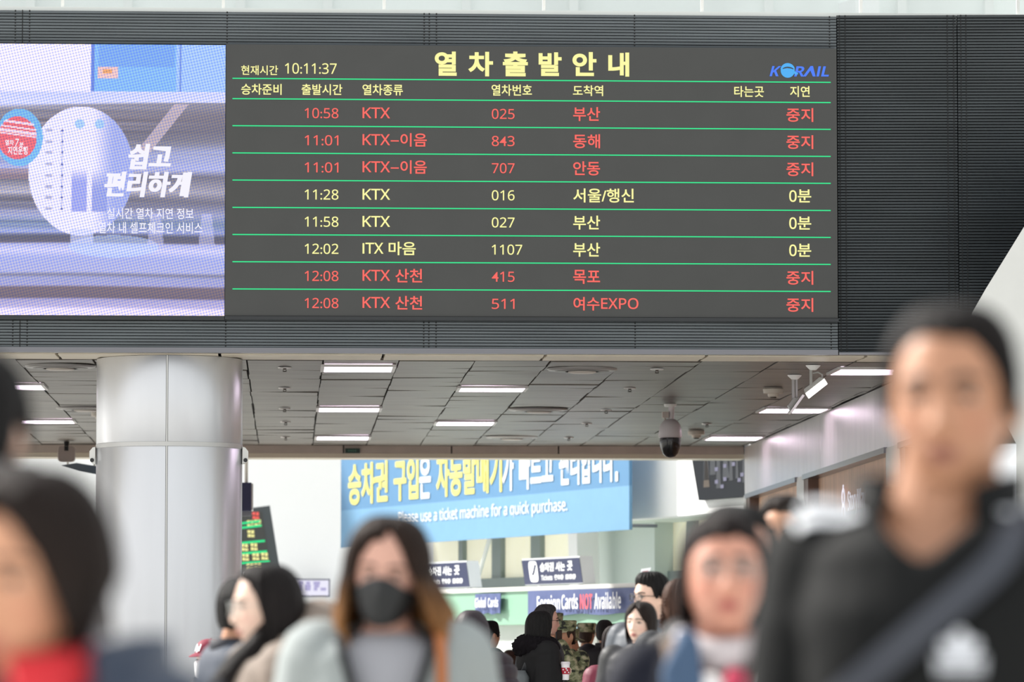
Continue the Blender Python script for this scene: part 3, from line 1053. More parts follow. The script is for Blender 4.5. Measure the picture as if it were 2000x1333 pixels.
# devices on the column's flanks
for px, s, lab in ((477, 1, 'white emergency lamp on the right flank of the steel column'), (185, -1, 'white box on the left flank of the steel column')):
    q = atY(px, 893, 33.85)
    v = empty('wall_device', lab, 'wall device', loc=(cx + s * (CR + .004), 33.8, q.z - .06))
    mb = MB()
    prof = [(0, 0), (s * .03, .01), (s * .045, .05), (s * .045, .10), (s * .02, .13), (0, .135)]
    mb.prism([(x, -.05, z) for x, z in prof], (0, .1, 0))
    mb.build('casing', M_white, v)
    MB().lathe([(.016, 0), (.016, .012)], (s * .024, -.05, .03), 14, axis=(0, -1, 0)).build('lamp_eye', M_black, v, True, 40)

# small hanging sign far left
p = atY(158, 912, YB + .15)
v = empty('hanging_sign', 'dark slanted signboard far behind, left of the steel column', 'sign', loc=(p.x, YB + .15, p.z))
mb = MB()
mb.prism([(-.22, 0, .01), (-.05, 0, .04), (.22, 0, .0), (.25, 0, -.10), (-.02, 0, -.05)], (0, .06, 0))
mb.build('board', mat('sign_slate', (70, 84, 100), .5), v)
mb = MB()
for x in (-.15, .15):
    mb.tube([(x, .03, 0), (x, .03, zb3 + .01 - p.z)], .012, 6)
mb.build('hanger', M_white, v)

# ================================================================== BEYOND THE LOW CEILING
# blue box sign and tilted board right of the column
q0, q1 = atY(470, 999, YB + .1), atY(491, 943, YB + .1)
v = empty('box_sign', 'dark blue box sign standing out behind the right edge of the column', 'sign', loc=(q0.x, YB + .1, q0.z))
w, h = q1.x - q0.x, q1.z - q0.z
MB().box((0, 0, 0), (w, .3, h)).build('box', mat('navy_sign', (38, 40, 78), .4), v)
MB().box((w, .01, .01), (w + .02, .29, h - .01)).build('edge', M_white, v)
MB().box((-.3, .2, -.05), (w, .26, -.001)).build('bracket', M_steel_trim, v)
MB().tube([(w / 2, .2, h - .01), (w / 2, .2, zb3 + .01 - q0.z)], .02, 8).build('hanger', M_white, v)

YD = 62.0
P = lambda px, py, dy=0: atY(px, py, YD + dy)
LEGS = [(atY(470, 1118, YD).x, 1), (atY(535, 1116, YD).x, 1)]
v = empty('departure_display', 'tilted black departure display with green lines behind the column', 'departure board', loc=P(500, 1120))
tl, trp, br, bl = P(452, 998), P(527, 988), P(547, 1116), P(440, 1120)
MB().prism([bl, br, trp, tl], (0, .35, 0)).build('cabinet', mat('display_grey', (64, 70, 74), .45), v)


def onq(u, w_, dy=-.01):
    a_ = bl.lerp(br, u)
    b2 = tl.lerp(trp, u)
    return a_.lerp(b2, w_) + Vector((0, dy, 0))


for x_, _ in LEGS:
    MB().box((x_ - .04, YD + .12, 0), (x_ + .04, YD + .22, bl.z + .25)).build('leg', MATS['display_grey'], v)
MB().prism([onq(.02, .03, -.004), onq(.83, .03, -.004), onq(.78, .92, -.004), onq(.02, .92, -.004)], (0, -.004, 0)).build('led_face', M_led, v)
for w_, ue in ((.77, .72), (.70, .74), (.46, .78), (.295, .80), (.14, .83)):
    a_, b2 = onq(.02, w_), onq(ue, w_ + .012)
    MB().tube([a_, b2], .016, 8).build('divider_line', M_grn, v)
for w_, us, nm in ((.855, (.58,), 'r'), (.735, (.45, .62), 'y'), (.58, (.46,), 'y'), (.37, (.33, .52), 'y'), (.215, (.35, .55, .72), 'y'), (.06, (.44, .58), 'y')):
    mb = MB()
    for u in us:
        for gx_, gz_, gw_, gh_ in ((0, .06, .045, .04), (.055, .05, .04, .05), (.005, 0, .04, .045), (.05, .0, .05, .035)):
            q_ = onq(u - .05, w_ - .03, -.012)
            mb.box((q_.x + gx_, q_.y - .002, q_.z + gz_), (q_.x + gx_ + gw_, q_.y, q_.z + gz_ + gh_))
    mb.build('row_lettering', M_red if nm == 'r' else M_yel, v)
settle(v)

q0, q1 = atY(566, 1164, 65.6), atY(642, 1134, 65.6)
v = empty('monitor', 'glowing white monitor hanging under the white end wall', 'monitor', loc=((q0.x + q1.x) / 2, 65.6, q0.z))
w, h = q1.x - q0.x, q1.z - q0.z
MB().box((-w / 2 - .02, .0, -.02), (w / 2 + .02, .09, h + .02)).build('case', mat('monitor_case', (70, 72, 96), .4), v)
MB().box((-w / 2, -.004, 0), (w / 2, -.001, h)).build('screen', emat('monitor_glow', (238, 236, 252), 1.0), v)
mb = MB()
for r_ in range(3):
    x = -w / 2 + .12
    while x < w / 2 - .1:
        l = random.uniform(.05, .13)
        mb.box((x, -.008, h * (.72 - .2 * r_)), (min(x + l, w / 2 - .04), -.005, h * (.72 - .2 * r_) + .045))
        x += l + .05
mb.build('text_lines', emat('monitor_text', (178, 172, 214), 1.0), v)
MB().box((w / 2 - .12, .08, h * .4), (w / 2 - .04, .396, h * .55)).build('wall_arm', M_white, v)

# ---- big blue banner on the diagonal wall
sB0, zB0 = diag(665.5, 1071, 0)
sB1, _ = diag(1229, 1033, 0)
_, zBm = diag(668, 998, 0)
zBt = zB0 + (zBm - zB0) * 3.2
v = empty('banner', 'large sky-blue banner with yellow and white Korean lettering across the ticket hall', 'banner', loc=DW((sB0 + sB1) / 2, 0, zB0))
M_b1 = mat('banner_blue', (78, 126, 166), .55, var=.02)
M_b2 = mat('banner_light_blue', (104, 150, 186), .55, var=.02)
MB().dbox((sB0, -.04, zBm), (sB1, 0, zBt)).build('upper_field', M_b1, v)
MB().dbox((sB0, -.04, zB0), (sB1, 0, zBm)).build('lower_field', M_b2, v)
M_by = mat('banner_yellow', (224, 214, 112), .5)
M_bw = mat('banner_white', (220, 226, 232), .5)
zt0 = diag(681, 988, .01)[1]
zt1 = diag(690, 907, .01)[1]
yel, whi = 0, 1
for tx, a, b_, mb in (('승차권', 680, 757, yel), ('구입', 769, 817, yel), ('은', 819, 841, whi), ('자동발매기', 852, 980, yel), ('가', 981, 1003, whi), ('빠르고', 1014, 1080, whi), ('편리합니다', 1092, 1199, whi)):
    s0, s1 = diag(a, 950, .01)[0], diag(b_, 950, .01)[0]
    wmb = MB()
    put_text(wmb, tx, DW(s0, .01, zt0), DU * (s1 - s0), (0, 0, zt1 - zt0), .028)
    wmb.build('banner_word', (M_by, M_bw)[mb], v)
whi = MB()
s0, s1 = diag(1202, 940, .01)[0], diag(1207, 940, .01)[0]
whi.prism([DW(s0, .01, zt0), DW(s1, .01, zt0), DW(s1, .01, zt0 + .12), DW(s0, .01, zt0 + .12)], DN * .002)
whi.build('full_stop', M_bw, v)
whi = MB()
s0, zz0 = diag(778, 1030, .01)
s1 = diag(1108, 1010, .01)[0]
zz1 = diag(778, 1000, .01)[1]
put_text(whi, 'Please use a ticket machine for a quick purchase.', DW(s0, .01, zz0), DU * (s1 - s0), (0, 0, zz1 - zz0), .012)
whi.build('english_caption', M_bw, v)
for s in (sB0 + .05, sB1 - .05):
    MB().tube([DW(s, -.02, zB0 + .05), DW(s, NU + .01, zB0 + .05)], .02, 8).build('wall_bracket', M_steel_trim, v)
    MB().tube([DW(s, -.02, zBt - .05), DW(s, NU + .01, zBt - .05)], .02, 8).build('wall_bracket', M_steel_trim, v)
settle(v)

# ---- dark poster screen on the white wall
sa, zb_ = diag(1369, 978, NU + .05)
sb = diag(1480, 967, NU + .05)[0]
zt_ = diag(1369, 880, NU + .05)[1]
lean = diag(1353, 900, NU + .05)[0] - sa
v = empty('poster_screen', 'dark advertising screen on the white wall beside the shop wall', 'screen', loc=DW(sa, NU, zb_))
MB().prism([DW(sa, NU + .004, zb_), DW(sb, NU + .004, zb_), DW(sb, NU + .004, zt_), DW(sa + lean, NU + .004, zt_)], DN * .076).build('panel', mat('poster_navy', (22, 27, 34), .7, spec=.15), v)
rp_ = random.Random(5)
for nm, cols, cnt in (('grey_figures', (34, 38, 46), 7), ('tan_figure', (70, 58, 46), 1)):
    mb = MB()
    for k in range(cnt):
        s = sa + lean * .4 + (sb - sa) * (.15 + .8 * k / cnt)
        z = zb_ + (zt_ - zb_) * rp_.uniform(.2, .5)
        w, h = rp_.uniform(.08, .2), rp_.uniform(.3, .7)
        mb.prism([DW(s, NU + .081, z), DW(s + w, NU + .081, z), DW(s + w * .6, NU + .081, z + h), DW(s + w * .2, NU + .081, z + h)], DN * .002)
    mb.build(nm, mat(nm, cols, .4), v)
mb = MB()
for k, (u, w_) in enumerate(((.3, .3), (.45, .34), (.3, .55), (.45, .6), (.6, .62), (.75, .4), (.85, .66), (.4, .2), (.7, .3), (.92, .75))):
    s = sa + (sb - sa) * u
    z = zb_ + (zt_ - zb_) * w_
    mb.prism([DW(s, NU + .084, z), DW(s + .09, NU + .084, z), DW(s + .09, NU + .084, z + .045), DW(s, NU + .084, z + .045)], DN * .002)
mb.build('caption_marks', mat('poster_marks', (92, 92, 116), .5), v)
settle(v)

# ---- blue queue signs
M_navy = mat('sign_navy', (12, 26, 70), .4)
M_sw = mat('sign_white', (240, 243, 246), .5)
NS = 1.6
NC = 2.0
ZCT = diag(1000, 1156, NC)[1] + .05


def queue_sign(x0, x1, yt, yb, lab, full):
    s0, z0 = diag(x0, yb, NS)
    s1, _ = diag(x1, yb, NS)
    _, z1 = diag(x0, yt, NS)
    z0 = max(z0, ZCT + .03)
    v = empty('queue_sign', lab, 'sign', loc=DW((s0 + s1) / 2, NS, z0), group='blue ticket queue signs')
    sl = -(s1 - s0) * .06
    MB().prism([DW(s0, NS, z0), DW(s1, NS, z0), DW(s1 + sl, NS, z1), DW(s0 + sl, NS, z1)], DN * -.16).build('case', mat('sign_case', (206, 212, 216), .4), v)
    e = .002
    MB().prism([DW(s0, NS + e, z0 + .01), DW(s1, NS + e, z0 + .01), DW(s1 + sl, NS + e, z1 - .02), DW(s0 + sl, NS + e, z1 - .02)], DN * .004).build('face', M_navy, v)
    W_, H_ = s1 - s0, z1 - z0
    f = lambda u, w: DW(s0 + W_ * u + sl * w, NS + .009, z0 + H_ * w)
    mb = MB()
    put_text(mb, '승차권', f(.30, .48), DU * (W_ * .24), (0, 0, H_ * .34), .04)
    put_text(mb, '사는', f(.57, .48), DU * (W_ * .16), (0, 0, H_ * .34), .04)
    put_text(mb, '곳', f(.77, .48), DU * (W_ * .09), (0, 0, H_ * .36), .04)
    put_text(mb, 'Tickets', f(.30, .16), DU * (W_ * .2), (0, 0, H_ * .2), .02)
    put_text(mb, '乘车券', f(.53, .16), DU * (W_ * .16), (0, 0, H_ * .2), .03)
    put_text(mb, '乗車券', f(.72, .16), DU * (W_ * .18), (0, 0, H_ * .2), .03)
    mb.build('lettering', M_sw, v)
    mb = MB()
    ring = []
    for a in range(0, 360, 15):
        ca_, sa_ = math.cos(R(a)), math.sin(R(a))
        e_ = (abs(ca_) ** 5 + abs(sa_) ** 5) ** (-.2)
        ring.append(f(.19 + .075 * e_ * ca_, .5 + .39 * e_ * sa_))
    mb.prism(ring, DN * .003)
    mb.build('ticket_symbol', M_sw, v)
    mb = MB()
    for u, w in ((.165, .36), (.185, .45), (.2, .55), (.215, .64)):
        mb.prism([f(u, w) + DN * .006, f(u + .03, w + .02) + DN * .006, f(u + .035, w + .12) + DN * .006, f(u + .005, w + .10) + DN * .006], DN * .002)
    mb.build('ticket_print', M_navy, v)
    for u in (.15, .85):
        MB().tube([DW(s0 + W_ * u, NS - .08, ZCT + .002), DW(s0 + W_ * u, NS - .08, z0 + .01)], .03, 8).build('foot', mat('sign_case'), v)
    settle(v)


queue_sign(1026, 1139, 1092, 1153, 'blue ticket queue sign with white ticket symbol above the long lilac banner', True)
queue_sign(806, 918, 1101, 1160, 'blue ticket queue sign half hidden by the hair of the woman in a black mask', True)
# leaning pole between the signs
NPO = -.22
a_, b2 = diag(927, 1152, NPO), diag(957, 1050, NPO)
g_ = (b2[0] - a_[0]) / (b2[1] - a_[1])
MB().tube([DW(a_[0] - g_ * a_[1], NPO, 0), DW(b2[0], NPO, b2[1]), DW(b2[0] + g_ * .5, NPO, b2[1] + .5)], .03, 8).build('pole', mat('pole_grey', (200, 206, 204), .4))
tag(bpy.data.objects['pole'], 'thin grey pole leaning between the two blue queue signs', 'pole')

# ---- mint ticket counter with cloth banners
NC = 2.0
v = empty('ticket_counter', 'mint green ticket machine counter along the diagonal wall', 'counter')
zc1 = diag(1000, 1156, NC)[1]
zc0 = diag(1000, 1221, NC)[1]
sC0, sC1 = diag(880, 1200, NC)[0], diag(1246, 1200, NC)[0]
M_mint = mat('mint_panel', (136, 180, 156), .45)
MB().dbox((sC0 - 1, NC - .8, zc0), (sC1, NC, zc1)).build('fascia', M_mint, v)
MB().dbox((sC0 - 1, NC - .85, zc1), (sC1, NC + .03, zc1 + .05)).build('cornice', M_white, v)
s_m = diag(1016, 1200, NC)[0]
MB().dbox((sC0 - 1, NC - .8, 0), (s_m, NC - .15, zc0)).build('side_wall', mat('panel_pale_grey', (198, 206, 202), .5), v)
MB().dbox((s_m + .02, NC - .8, 0), (sC1, NC - .6, zc0)).build('back_panel', mat('panel_mint_white', (214, 230, 222), .5), v)
v.location = DW((sC0 + sC1) / 2, NC, 0)
settle(v)
for k, (a_, b2) in enumerate(((1030, 1050), (1108, 1135), (1140, 1166), (1172, 1200), (1204, 1228))):
    s0, s1 = diag(a_, 1240, NC - .3)[0], diag(b2, 1240, NC - .3)[0]
    s0 = max(s0, s_m + .06)
    s1 = max(s1, s0 + .5) if k == 0 else s1
    t = empty('ticket_machine', ['white ticket machine at the left end, beside the pale side wall', 'white ticket machine left of the soldier seen from behind', 'white ticket machine behind the soldier seen from behind', 'white ticket machine behind the balding man', 'white ticket machine right of the balding man'][k],
              'ticket machine', loc=DW((s0 + s1) / 2, NC - .3, 0), group='ticket machines under the mint counter')
    zt = zc0 - .03
    MB().dbox((s0, NC - .57, 0), (s1, NC - .3, zt)).build('cabinet', M_white, t)
    zs0, zs1 = diag(a_, 1244, NC - .3)[1], diag(a_, 1226, NC - .3)[1]
    MB().dbox((s0 + .1, NC - .295, zs0), (s1 - .12, NC - .285, zs1)).build('screen', emat('machine_screen', (176, 222, 240), .9), t)
    MB().dbox((s0 + .1, NC - .295, zs0 - .42), (s1 - .12, NC - .27, zs0 - .12)).build('payment_panel', mat('payment_blue', (66, 86, 150), .4), t)
    settle(t)
M_lil = mat('banner_lilac', (78, 92, 140), .6, var=.03)


def cloth_banner(x0, x1, yt0, yb0, lab, words):
    s0, z0 = diag(x0, yb0, NC + .06)
    s1, _ = diag(x1, yb0, NC + .06)
    _, z1 = diag(x0, yt0, NC + .06)
    v = empty('cloth_banner', lab, 'banner', loc=DW((s0 + s1) / 2, NC + .06, z0))
    mb = MB()
    N = 16
    rings = []
    for i in range(N + 1):
        s = s0 + (s1 - s0) * i / N
        w = .012 * math.sin(i * 1.3)
        rings.append([DW(s, NC + .05 + w, z0 + .01 * math.sin(i)), DW(s, NC + .06 + w, z0 + .01 * math.sin(i)), DW(s, NC + .06 + w * .3, z1), DW(s, NC + .05 + w * .3, z1)])
    mb.loft(rings)
    mb.build('cloth', M_lil, v)
    for tx, a_, b_, yb_, yt_, red in words:
        s, za = diag(a_, yb_, NC + .08)
        s_, _ = diag(b_, yb_, NC + .08)
        _, zb_ = diag(a_, yt_, NC + .08)
        mb = MB()
        put_text(mb, tx, DW(s, NC + .095, za), DU * (s_ - s), (0, 0, zb_ - za), .035)
        mb.build('red_lettering' if red else 'lettering', mat('banner_red', (236, 92, 100), .5) if red else M_sw, v)
    settle(v)


cloth_banner(928, 978, 1161, 1200, 'small lilac cloth banner reading Global Cards on the mint counter', [('Global', 930, 951, 1188, 1168, 0), ('Cards', 955, 975, 1187, 1168, 0)])
cloth_banner(1031, 1243, 1155, 1203, 'long lilac cloth banner about foreign cards with one red word', [('Foreign', 1051, 1096, 1201, 1164, 0), ('Cards', 1099, 1131, 1191, 1161, 0), ('NOT', 1135, 1159, 1191, 1161, 1), ('Available', 1163, 1215, 1191, 1158, 0)])

# paper notice held up on a pole by the glasses man
a_ = atY(1248, 1128, 26)
v = empty('notice_placard', 'small white paper notice above the head of the man in round glasses', 'notice', loc=(a_.x, 26, a_.z))
mb = MB()
c4 = [atY(x, y, 26) for x, y in ((1246, 1139), (1262, 1136), (1272, 1109), (1253, 1112))]
mb.prism([q - Vector((a_.x, 26, a_.z)) for q in c4], (0, .01, 0))
mb.build('sheet', M_sw, v)
mb = MB()
for k in range(3):
    l, r_ = c4[0].lerp(c4[3], .35 + .2 * k), c4[1].lerp(c4[2], .35 + .2 * k)
    o_ = Vector((a_.x, 26, a_.z))
    p0, p1 = l.lerp(r_, .2) - o_, l.lerp(r_, .8) - o_
    mb.prism([p0 + Vector((0, -.002, 0)), p1 + Vector((0, -.002, 0)), p1 + Vector((.001, -.002, .005)), p0 + Vector((.001, -.002, .005))], (0, .001, 0))
mb.build('print_lines', mat('pink_print', (240, 190, 196), .5), v)
MB().tube([(.02, .016, -a_.z), (.02, .016, 0.0)], .005, 8).build('pole', M_white, v)

# ---- illuminated shop lettering on the right wall
XS = XW + .10
v = empty('shop_sign', 'white illuminated raised shop lettering on the oak panel', 'sign', loc=(XS, atX(1660, 980, XS).y, atX(1660, 980, XS).z))
ya, yb_ = atX(1653, 980, XS - .05).y, atX(1688, 980, XS - .05).y
za, zb_ = atX(1670, 1007, XS - .05).z, atX(1670, 953, XS - .05).z
M_sl = mat('sign_letter_white', (236, 234, 240), .4, emit=(244, 240, 255), estr=.55)
mb = MB()
h = zb_ - za
put_text(mb, 'StoryWay', (XS - .034, ya, za), (0, yb_ - ya, 0), (0, 0, h * .95), .006, 0, .004)
mb.build('lettering', M_sl, v)
yc, zc = atX(1643, 980, XS - .05).y, (za + zb_) / 2 - .03
mb = MB()
for dz, r1_, r2_ in ((.10, .085, .055), (-.06, .10, .07)):
    n = 28
    for sgn in (0,):
        o_ring = [(XS - .034, yc + r1_ * 1.3 * math.cos(2 * math.pi * i / n), zc + dz + r1_ * math.sin(2 * math.pi * i / n)) for i in range(n)]
        i_ring = [(XS - .034, yc + r2_ * 1.3 * math.cos(2 * math.pi * i / n), zc + dz + r2_ * math.sin(2 * math.pi * i / n)) for i in range(n)]
        back = [(XS - .026, y, z) for _, y, z in o_ring]
        backi = [(XS - .026, y, z) for _, y, z in i_ring]
        mb.loft([o_ring, back, backi, i_ring, o_ring], cap=False)
mb.box((XS - .034, yc - .02, zc + .18), (XS - .026, yc + .02, zc + .22))
mb.build('emblem', M_sl, v)
MB().box((XS - .03, min(ya, yb_) - .1, za + .02), (XS - .002, max(ya, yb_) + .25, za + .05)).build('mounting_rail', M_steel_trim, v)
settle(v)
# ================================================================== PEOPLE
# head axes: origin between the eyes' level at the middle of the skull, face towards -Y, z up


def head_pts(u, v):
    """skin surface of an adult head, u azimuth (0 = nose), v polar angle from the crown"""
    u, v = np.broadcast_arrays(np.asarray(u, float), np.asarray(v, float))
    cz, sv, cu, su = np.cos(v), np.sin(v), np.cos(u), np.sin(u)
    z = np.where(cz > 0, .114 * cz, .122 * cz)
    t = np.clip(-cz, 0, 1)
    front = np.clip(cu, 0, 1) ** .7
    svw = np.maximum(sv, 0) ** .74
    w = .0765 * svw * (1 - .24 * t ** 1.9)
    x = w * su
    svf = np.maximum(sv, 1e-4) ** (.78 - .40 * t)
    yf = -.092 * svf * (1 - .05 * t)
    svb = np.maximum(sv, 0) ** .78
    yb = .100 * svb * (1 - .42 * t ** 1.2)
    y = np.where(cu > 0, yf * np.abs(cu) ** .9, yb * np.abs(cu) ** .9)
    ax = np.abs(x)
    g = lambda a, s: np.exp(-(a / s) ** 2)
    # nose
    k = np.clip((.006 - z) / .048, 0, 1)
    under = 1 / (1 + np.exp((-.053 - z) / .0018))
    nose = (.004 + .021 * k ** 1.2) * g(x, .0085 + .007 * k) * under * (z < .03) * np.clip((.03 - z) / .02, 0, 1)
    wing = .008 * g(ax - .014, .006) * g(z + .044, .008)
    sock = -.011 * g(ax - .033, .017) * g(z - .001, .012)
    brow = .005 * g(ax - .030, .025) * g(z - .021, .009)
    lid = .005 * g(ax - .032, .012) * g(z + .003, .008)
    lips = g(x, .023) * (.0105 * g(z + .0715, .0055) + .0100 * g(z + .0840, .006) - .0085 * g(z + .0775, .0028)) + .004 * g(x, .03) * g(z + .077, .016)
    chin = .008 * g(x, .022) * g(z + .110, .013) - .004 * g(x, .03) * g(z + .095, .006)
    cheek = .005 * g(ax - .045, .018) * g(z + .034, .018)
    d = (nose + wing + sock + brow + lid + lips + chin + cheek) * front
    y = y - d
    return np.stack([x, y, z], -1)


def head_uz(u, z):
    """point of the face at azimuth u and height z"""
    z = np.asarray(z, float)
    c = np.where(z > 0, z / .114, z / .122)
    return head_pts(u, np.arccos(np.clip(c, -1, 1)))


def head_mb(nu=88, nv=72):
    mb = MB()
    vs = [(0, 0, .114)]
    us = np.linspace(0, 2 * np.pi, nu, endpoint=False)
    vv = np.linspace(0, np.pi, nv + 2)[1:-1]
    P = head_pts(us[None, :], vv[:, None])
    n = len(vv)
    fs = []
    for i in range(n - 1):
        for j in range(nu):
            k = (j + 1) % nu
            fs.append((1 + i * nu + j, 1 + (i + 1) * nu + j, 1 + (i + 1) * nu + k, 1 + i * nu + k))
    vs += [tuple(p) for p in P.reshape(-1, 3)]
    bot = len(vs)
    vs.append((0, -.02, -.122))
    for j in range(nu):
        k = (j + 1) % nu
        fs.append((0, 1 + j, 1 + k))
        fs.append((1 + (n - 1) * nu + k, 1 + (n - 1) * nu + j, bot))
    mb.add(vs, fs)
    # ears
    for s in (-1, 1):
        rings = []
        for q in range(7):
            t = q / 6
            r = math.sin(math.pi * (.12 + .8 * t))
            rings.append([(s * (.066 + .022 * t + .004 * math.cos(a)), .014 + .008 * t + (.016 * r + .002) * math.cos(a), -.018 + (.030 * r + .002) * math.sin(a) * (1.0 if math.sin(a) > 0 else .95)) for a in np.linspace(0, 2 * np.pi, 16, endpoint=False)])
        if s > 0:
            rings = [r[::-1] for r in rings]
        mb.loft(rings)
    return mb


_HEADS = {}


def remesh(mb, voxel, smooth=4, name='surface'):
    me = mb.mesh(name, [])
    o = bpy.data.objects.new('tmp', me)
    COL.objects.link(o)
    r = o.modifiers.new('r', 'REMESH')
    r.mode = 'VOXEL'
    r.voxel_size = voxel
    if smooth:
        s = o.modifiers.new('s', 'SMOOTH')
        s.iterations = smooth
        s.factor = .5
    bpy.context.view_layer.update()
    ev = o.evaluated_get(bpy.context.evaluated_depsgraph_get())
    out = bpy.data.meshes.new_from_object(ev)
    bpy.data.objects.remove(o)
    bpy.data.meshes.remove(me)
    out.polygons.foreach_set('use_smooth', [True] * len(out.polygons))
    return out


def co_of(me):
    a = np.empty(len(me.vertices) * 3)
    me.vertices.foreach_get('co', a)
    return a.reshape(-1, 3)


def obj(name, me, parent, mats=None):
    me.name = name
    if mats:
        me.materials.clear()
        for m in (mats if isinstance(mats, (list, tuple)) else [mats]):
            me.materials.append(m)
    o = bpy.data.objects.new(name, me)
    COL.objects.link(o)
    o.parent = parent
    return o


def ell(cx, cy, cz, rx, ry, n=20, e=2.0):
    out = []
    for j in range(n):
        a = 2 * math.pi * j / n
        c, s = math.cos(a), math.sin(a)
        k = (abs(c) ** e + abs(s) ** e) ** (-1 / e)
        out.append((cx + rx * k * c, cy + ry * k * s, cz))
    return out


def limb(mb, pts, rads, seg=12):
    """tapering limb through joints, rounded between them"""
    P = [Vector(p) for p in pts]
    path, rr = [], []
    for i in range(len(P) - 1):
        for t in range(6):
            f = t / 6
            path.append(P[i].lerp(P[i + 1], f))
            rr.append(rads[i] + (rads[i + 1] - rads[i]) * f)
    path.append(P[-1])
    rr.append(rads[-1])
    for _ in range(2):
        path = [path[0]] + [(path[i - 1] + path[i] * 2 + path[i + 1]) / 4 for i in range(1, len(path) - 1)] + [path[-1]]
    mb.tube(path, rr, seg)
    # rounded ends
    for p, r, d in ((path[0], rr[0], path[0] - path[1]), (path[-1], rr[-1], path[-1] - path[-2])):
        mb.lathe([(r * math.cos(a), r * math.sin(a)) for a in (0, .5, 1.0, 1.4)], p, seg, axis=d)
    return mb


def hand(mb, wrist, direction, side, palm_in, curl=.5, k=1.0):
    """palm with four unequal bent fingers and a thumb leaving the palm's edge"""
    d = Vector(direction).normalized()
    n = Vector(palm_in)
    n = (n - d * n.dot(d)).normalized()            # palm faces n
    a = d.cross(n) * side                         # towards the thumb
    w = Vector(wrist)
    rings = []
    for t, hw, hd in ((-.01, .024, .019), (.02, .034, .018), (.06, .041, .016), (.092, .040, .013)):
        c = w + d * (t * k)
        rings.append([c + a * (hw * k * math.cos(q)) + n * (hd * k * math.sin(q)) for q in np.linspace(0, 2 * np.pi, 12, endpoint=False)])
    mb.loft(rings)
    for off, ln in ((.030, .066), (.010, .076), (-.010, .070), (-.029, .056)):
        p = w + d * (.086 * k) + a * (off * k)
        pts = [p - d * .012]
        ang = 0
        for s_ in (.42, .33, .25):
            pts.append(pts[-1] + (d * math.cos(ang) + n * math.sin(ang)) * (ln * s_ * k * 1.15))
            ang += curl
        mb.tube(pts, [.0095 * k, .009 * k, .0085 * k, .0075 * k], 8)
    p = w + d * (.025 * k) + a * (.030 * k)
    mb.tube([p - a * .01, p + (a * .7 + d * .7) * (.032 * k), p + (a * .75 + d * 1.4 + n * .3) * (.036 * k), p + (a * .6 + d * 2.0 + n * .7) * (.036 * k)], [.012 * k, .0115 * k, .010 * k, .008 * k], 8)


M_eyew = mat('eye_white', (222, 216, 210), .25)
M_iris = mat('eye_iris', (38, 24, 18), .2)
M_lash = mat('eye_lash', (28, 22, 20), .6)
M_glassframe = mat('glasses_black', (18, 18, 20), .3)
M_lens = glass_mat('spectacle_lens', (236, 240, 240), .10)

SKIN = {'tan': (180, 131, 102), 'fair': (226, 188, 168), 'pink': (212, 164, 146), 'light': (228, 196, 178), 'warm': (206, 152, 120), 'ruddy': (206, 148, 126)}


def skin_mat(tone):
    return mat('skin_' + tone, SKIN[tone], .48, attr='tone', sss=0.0)


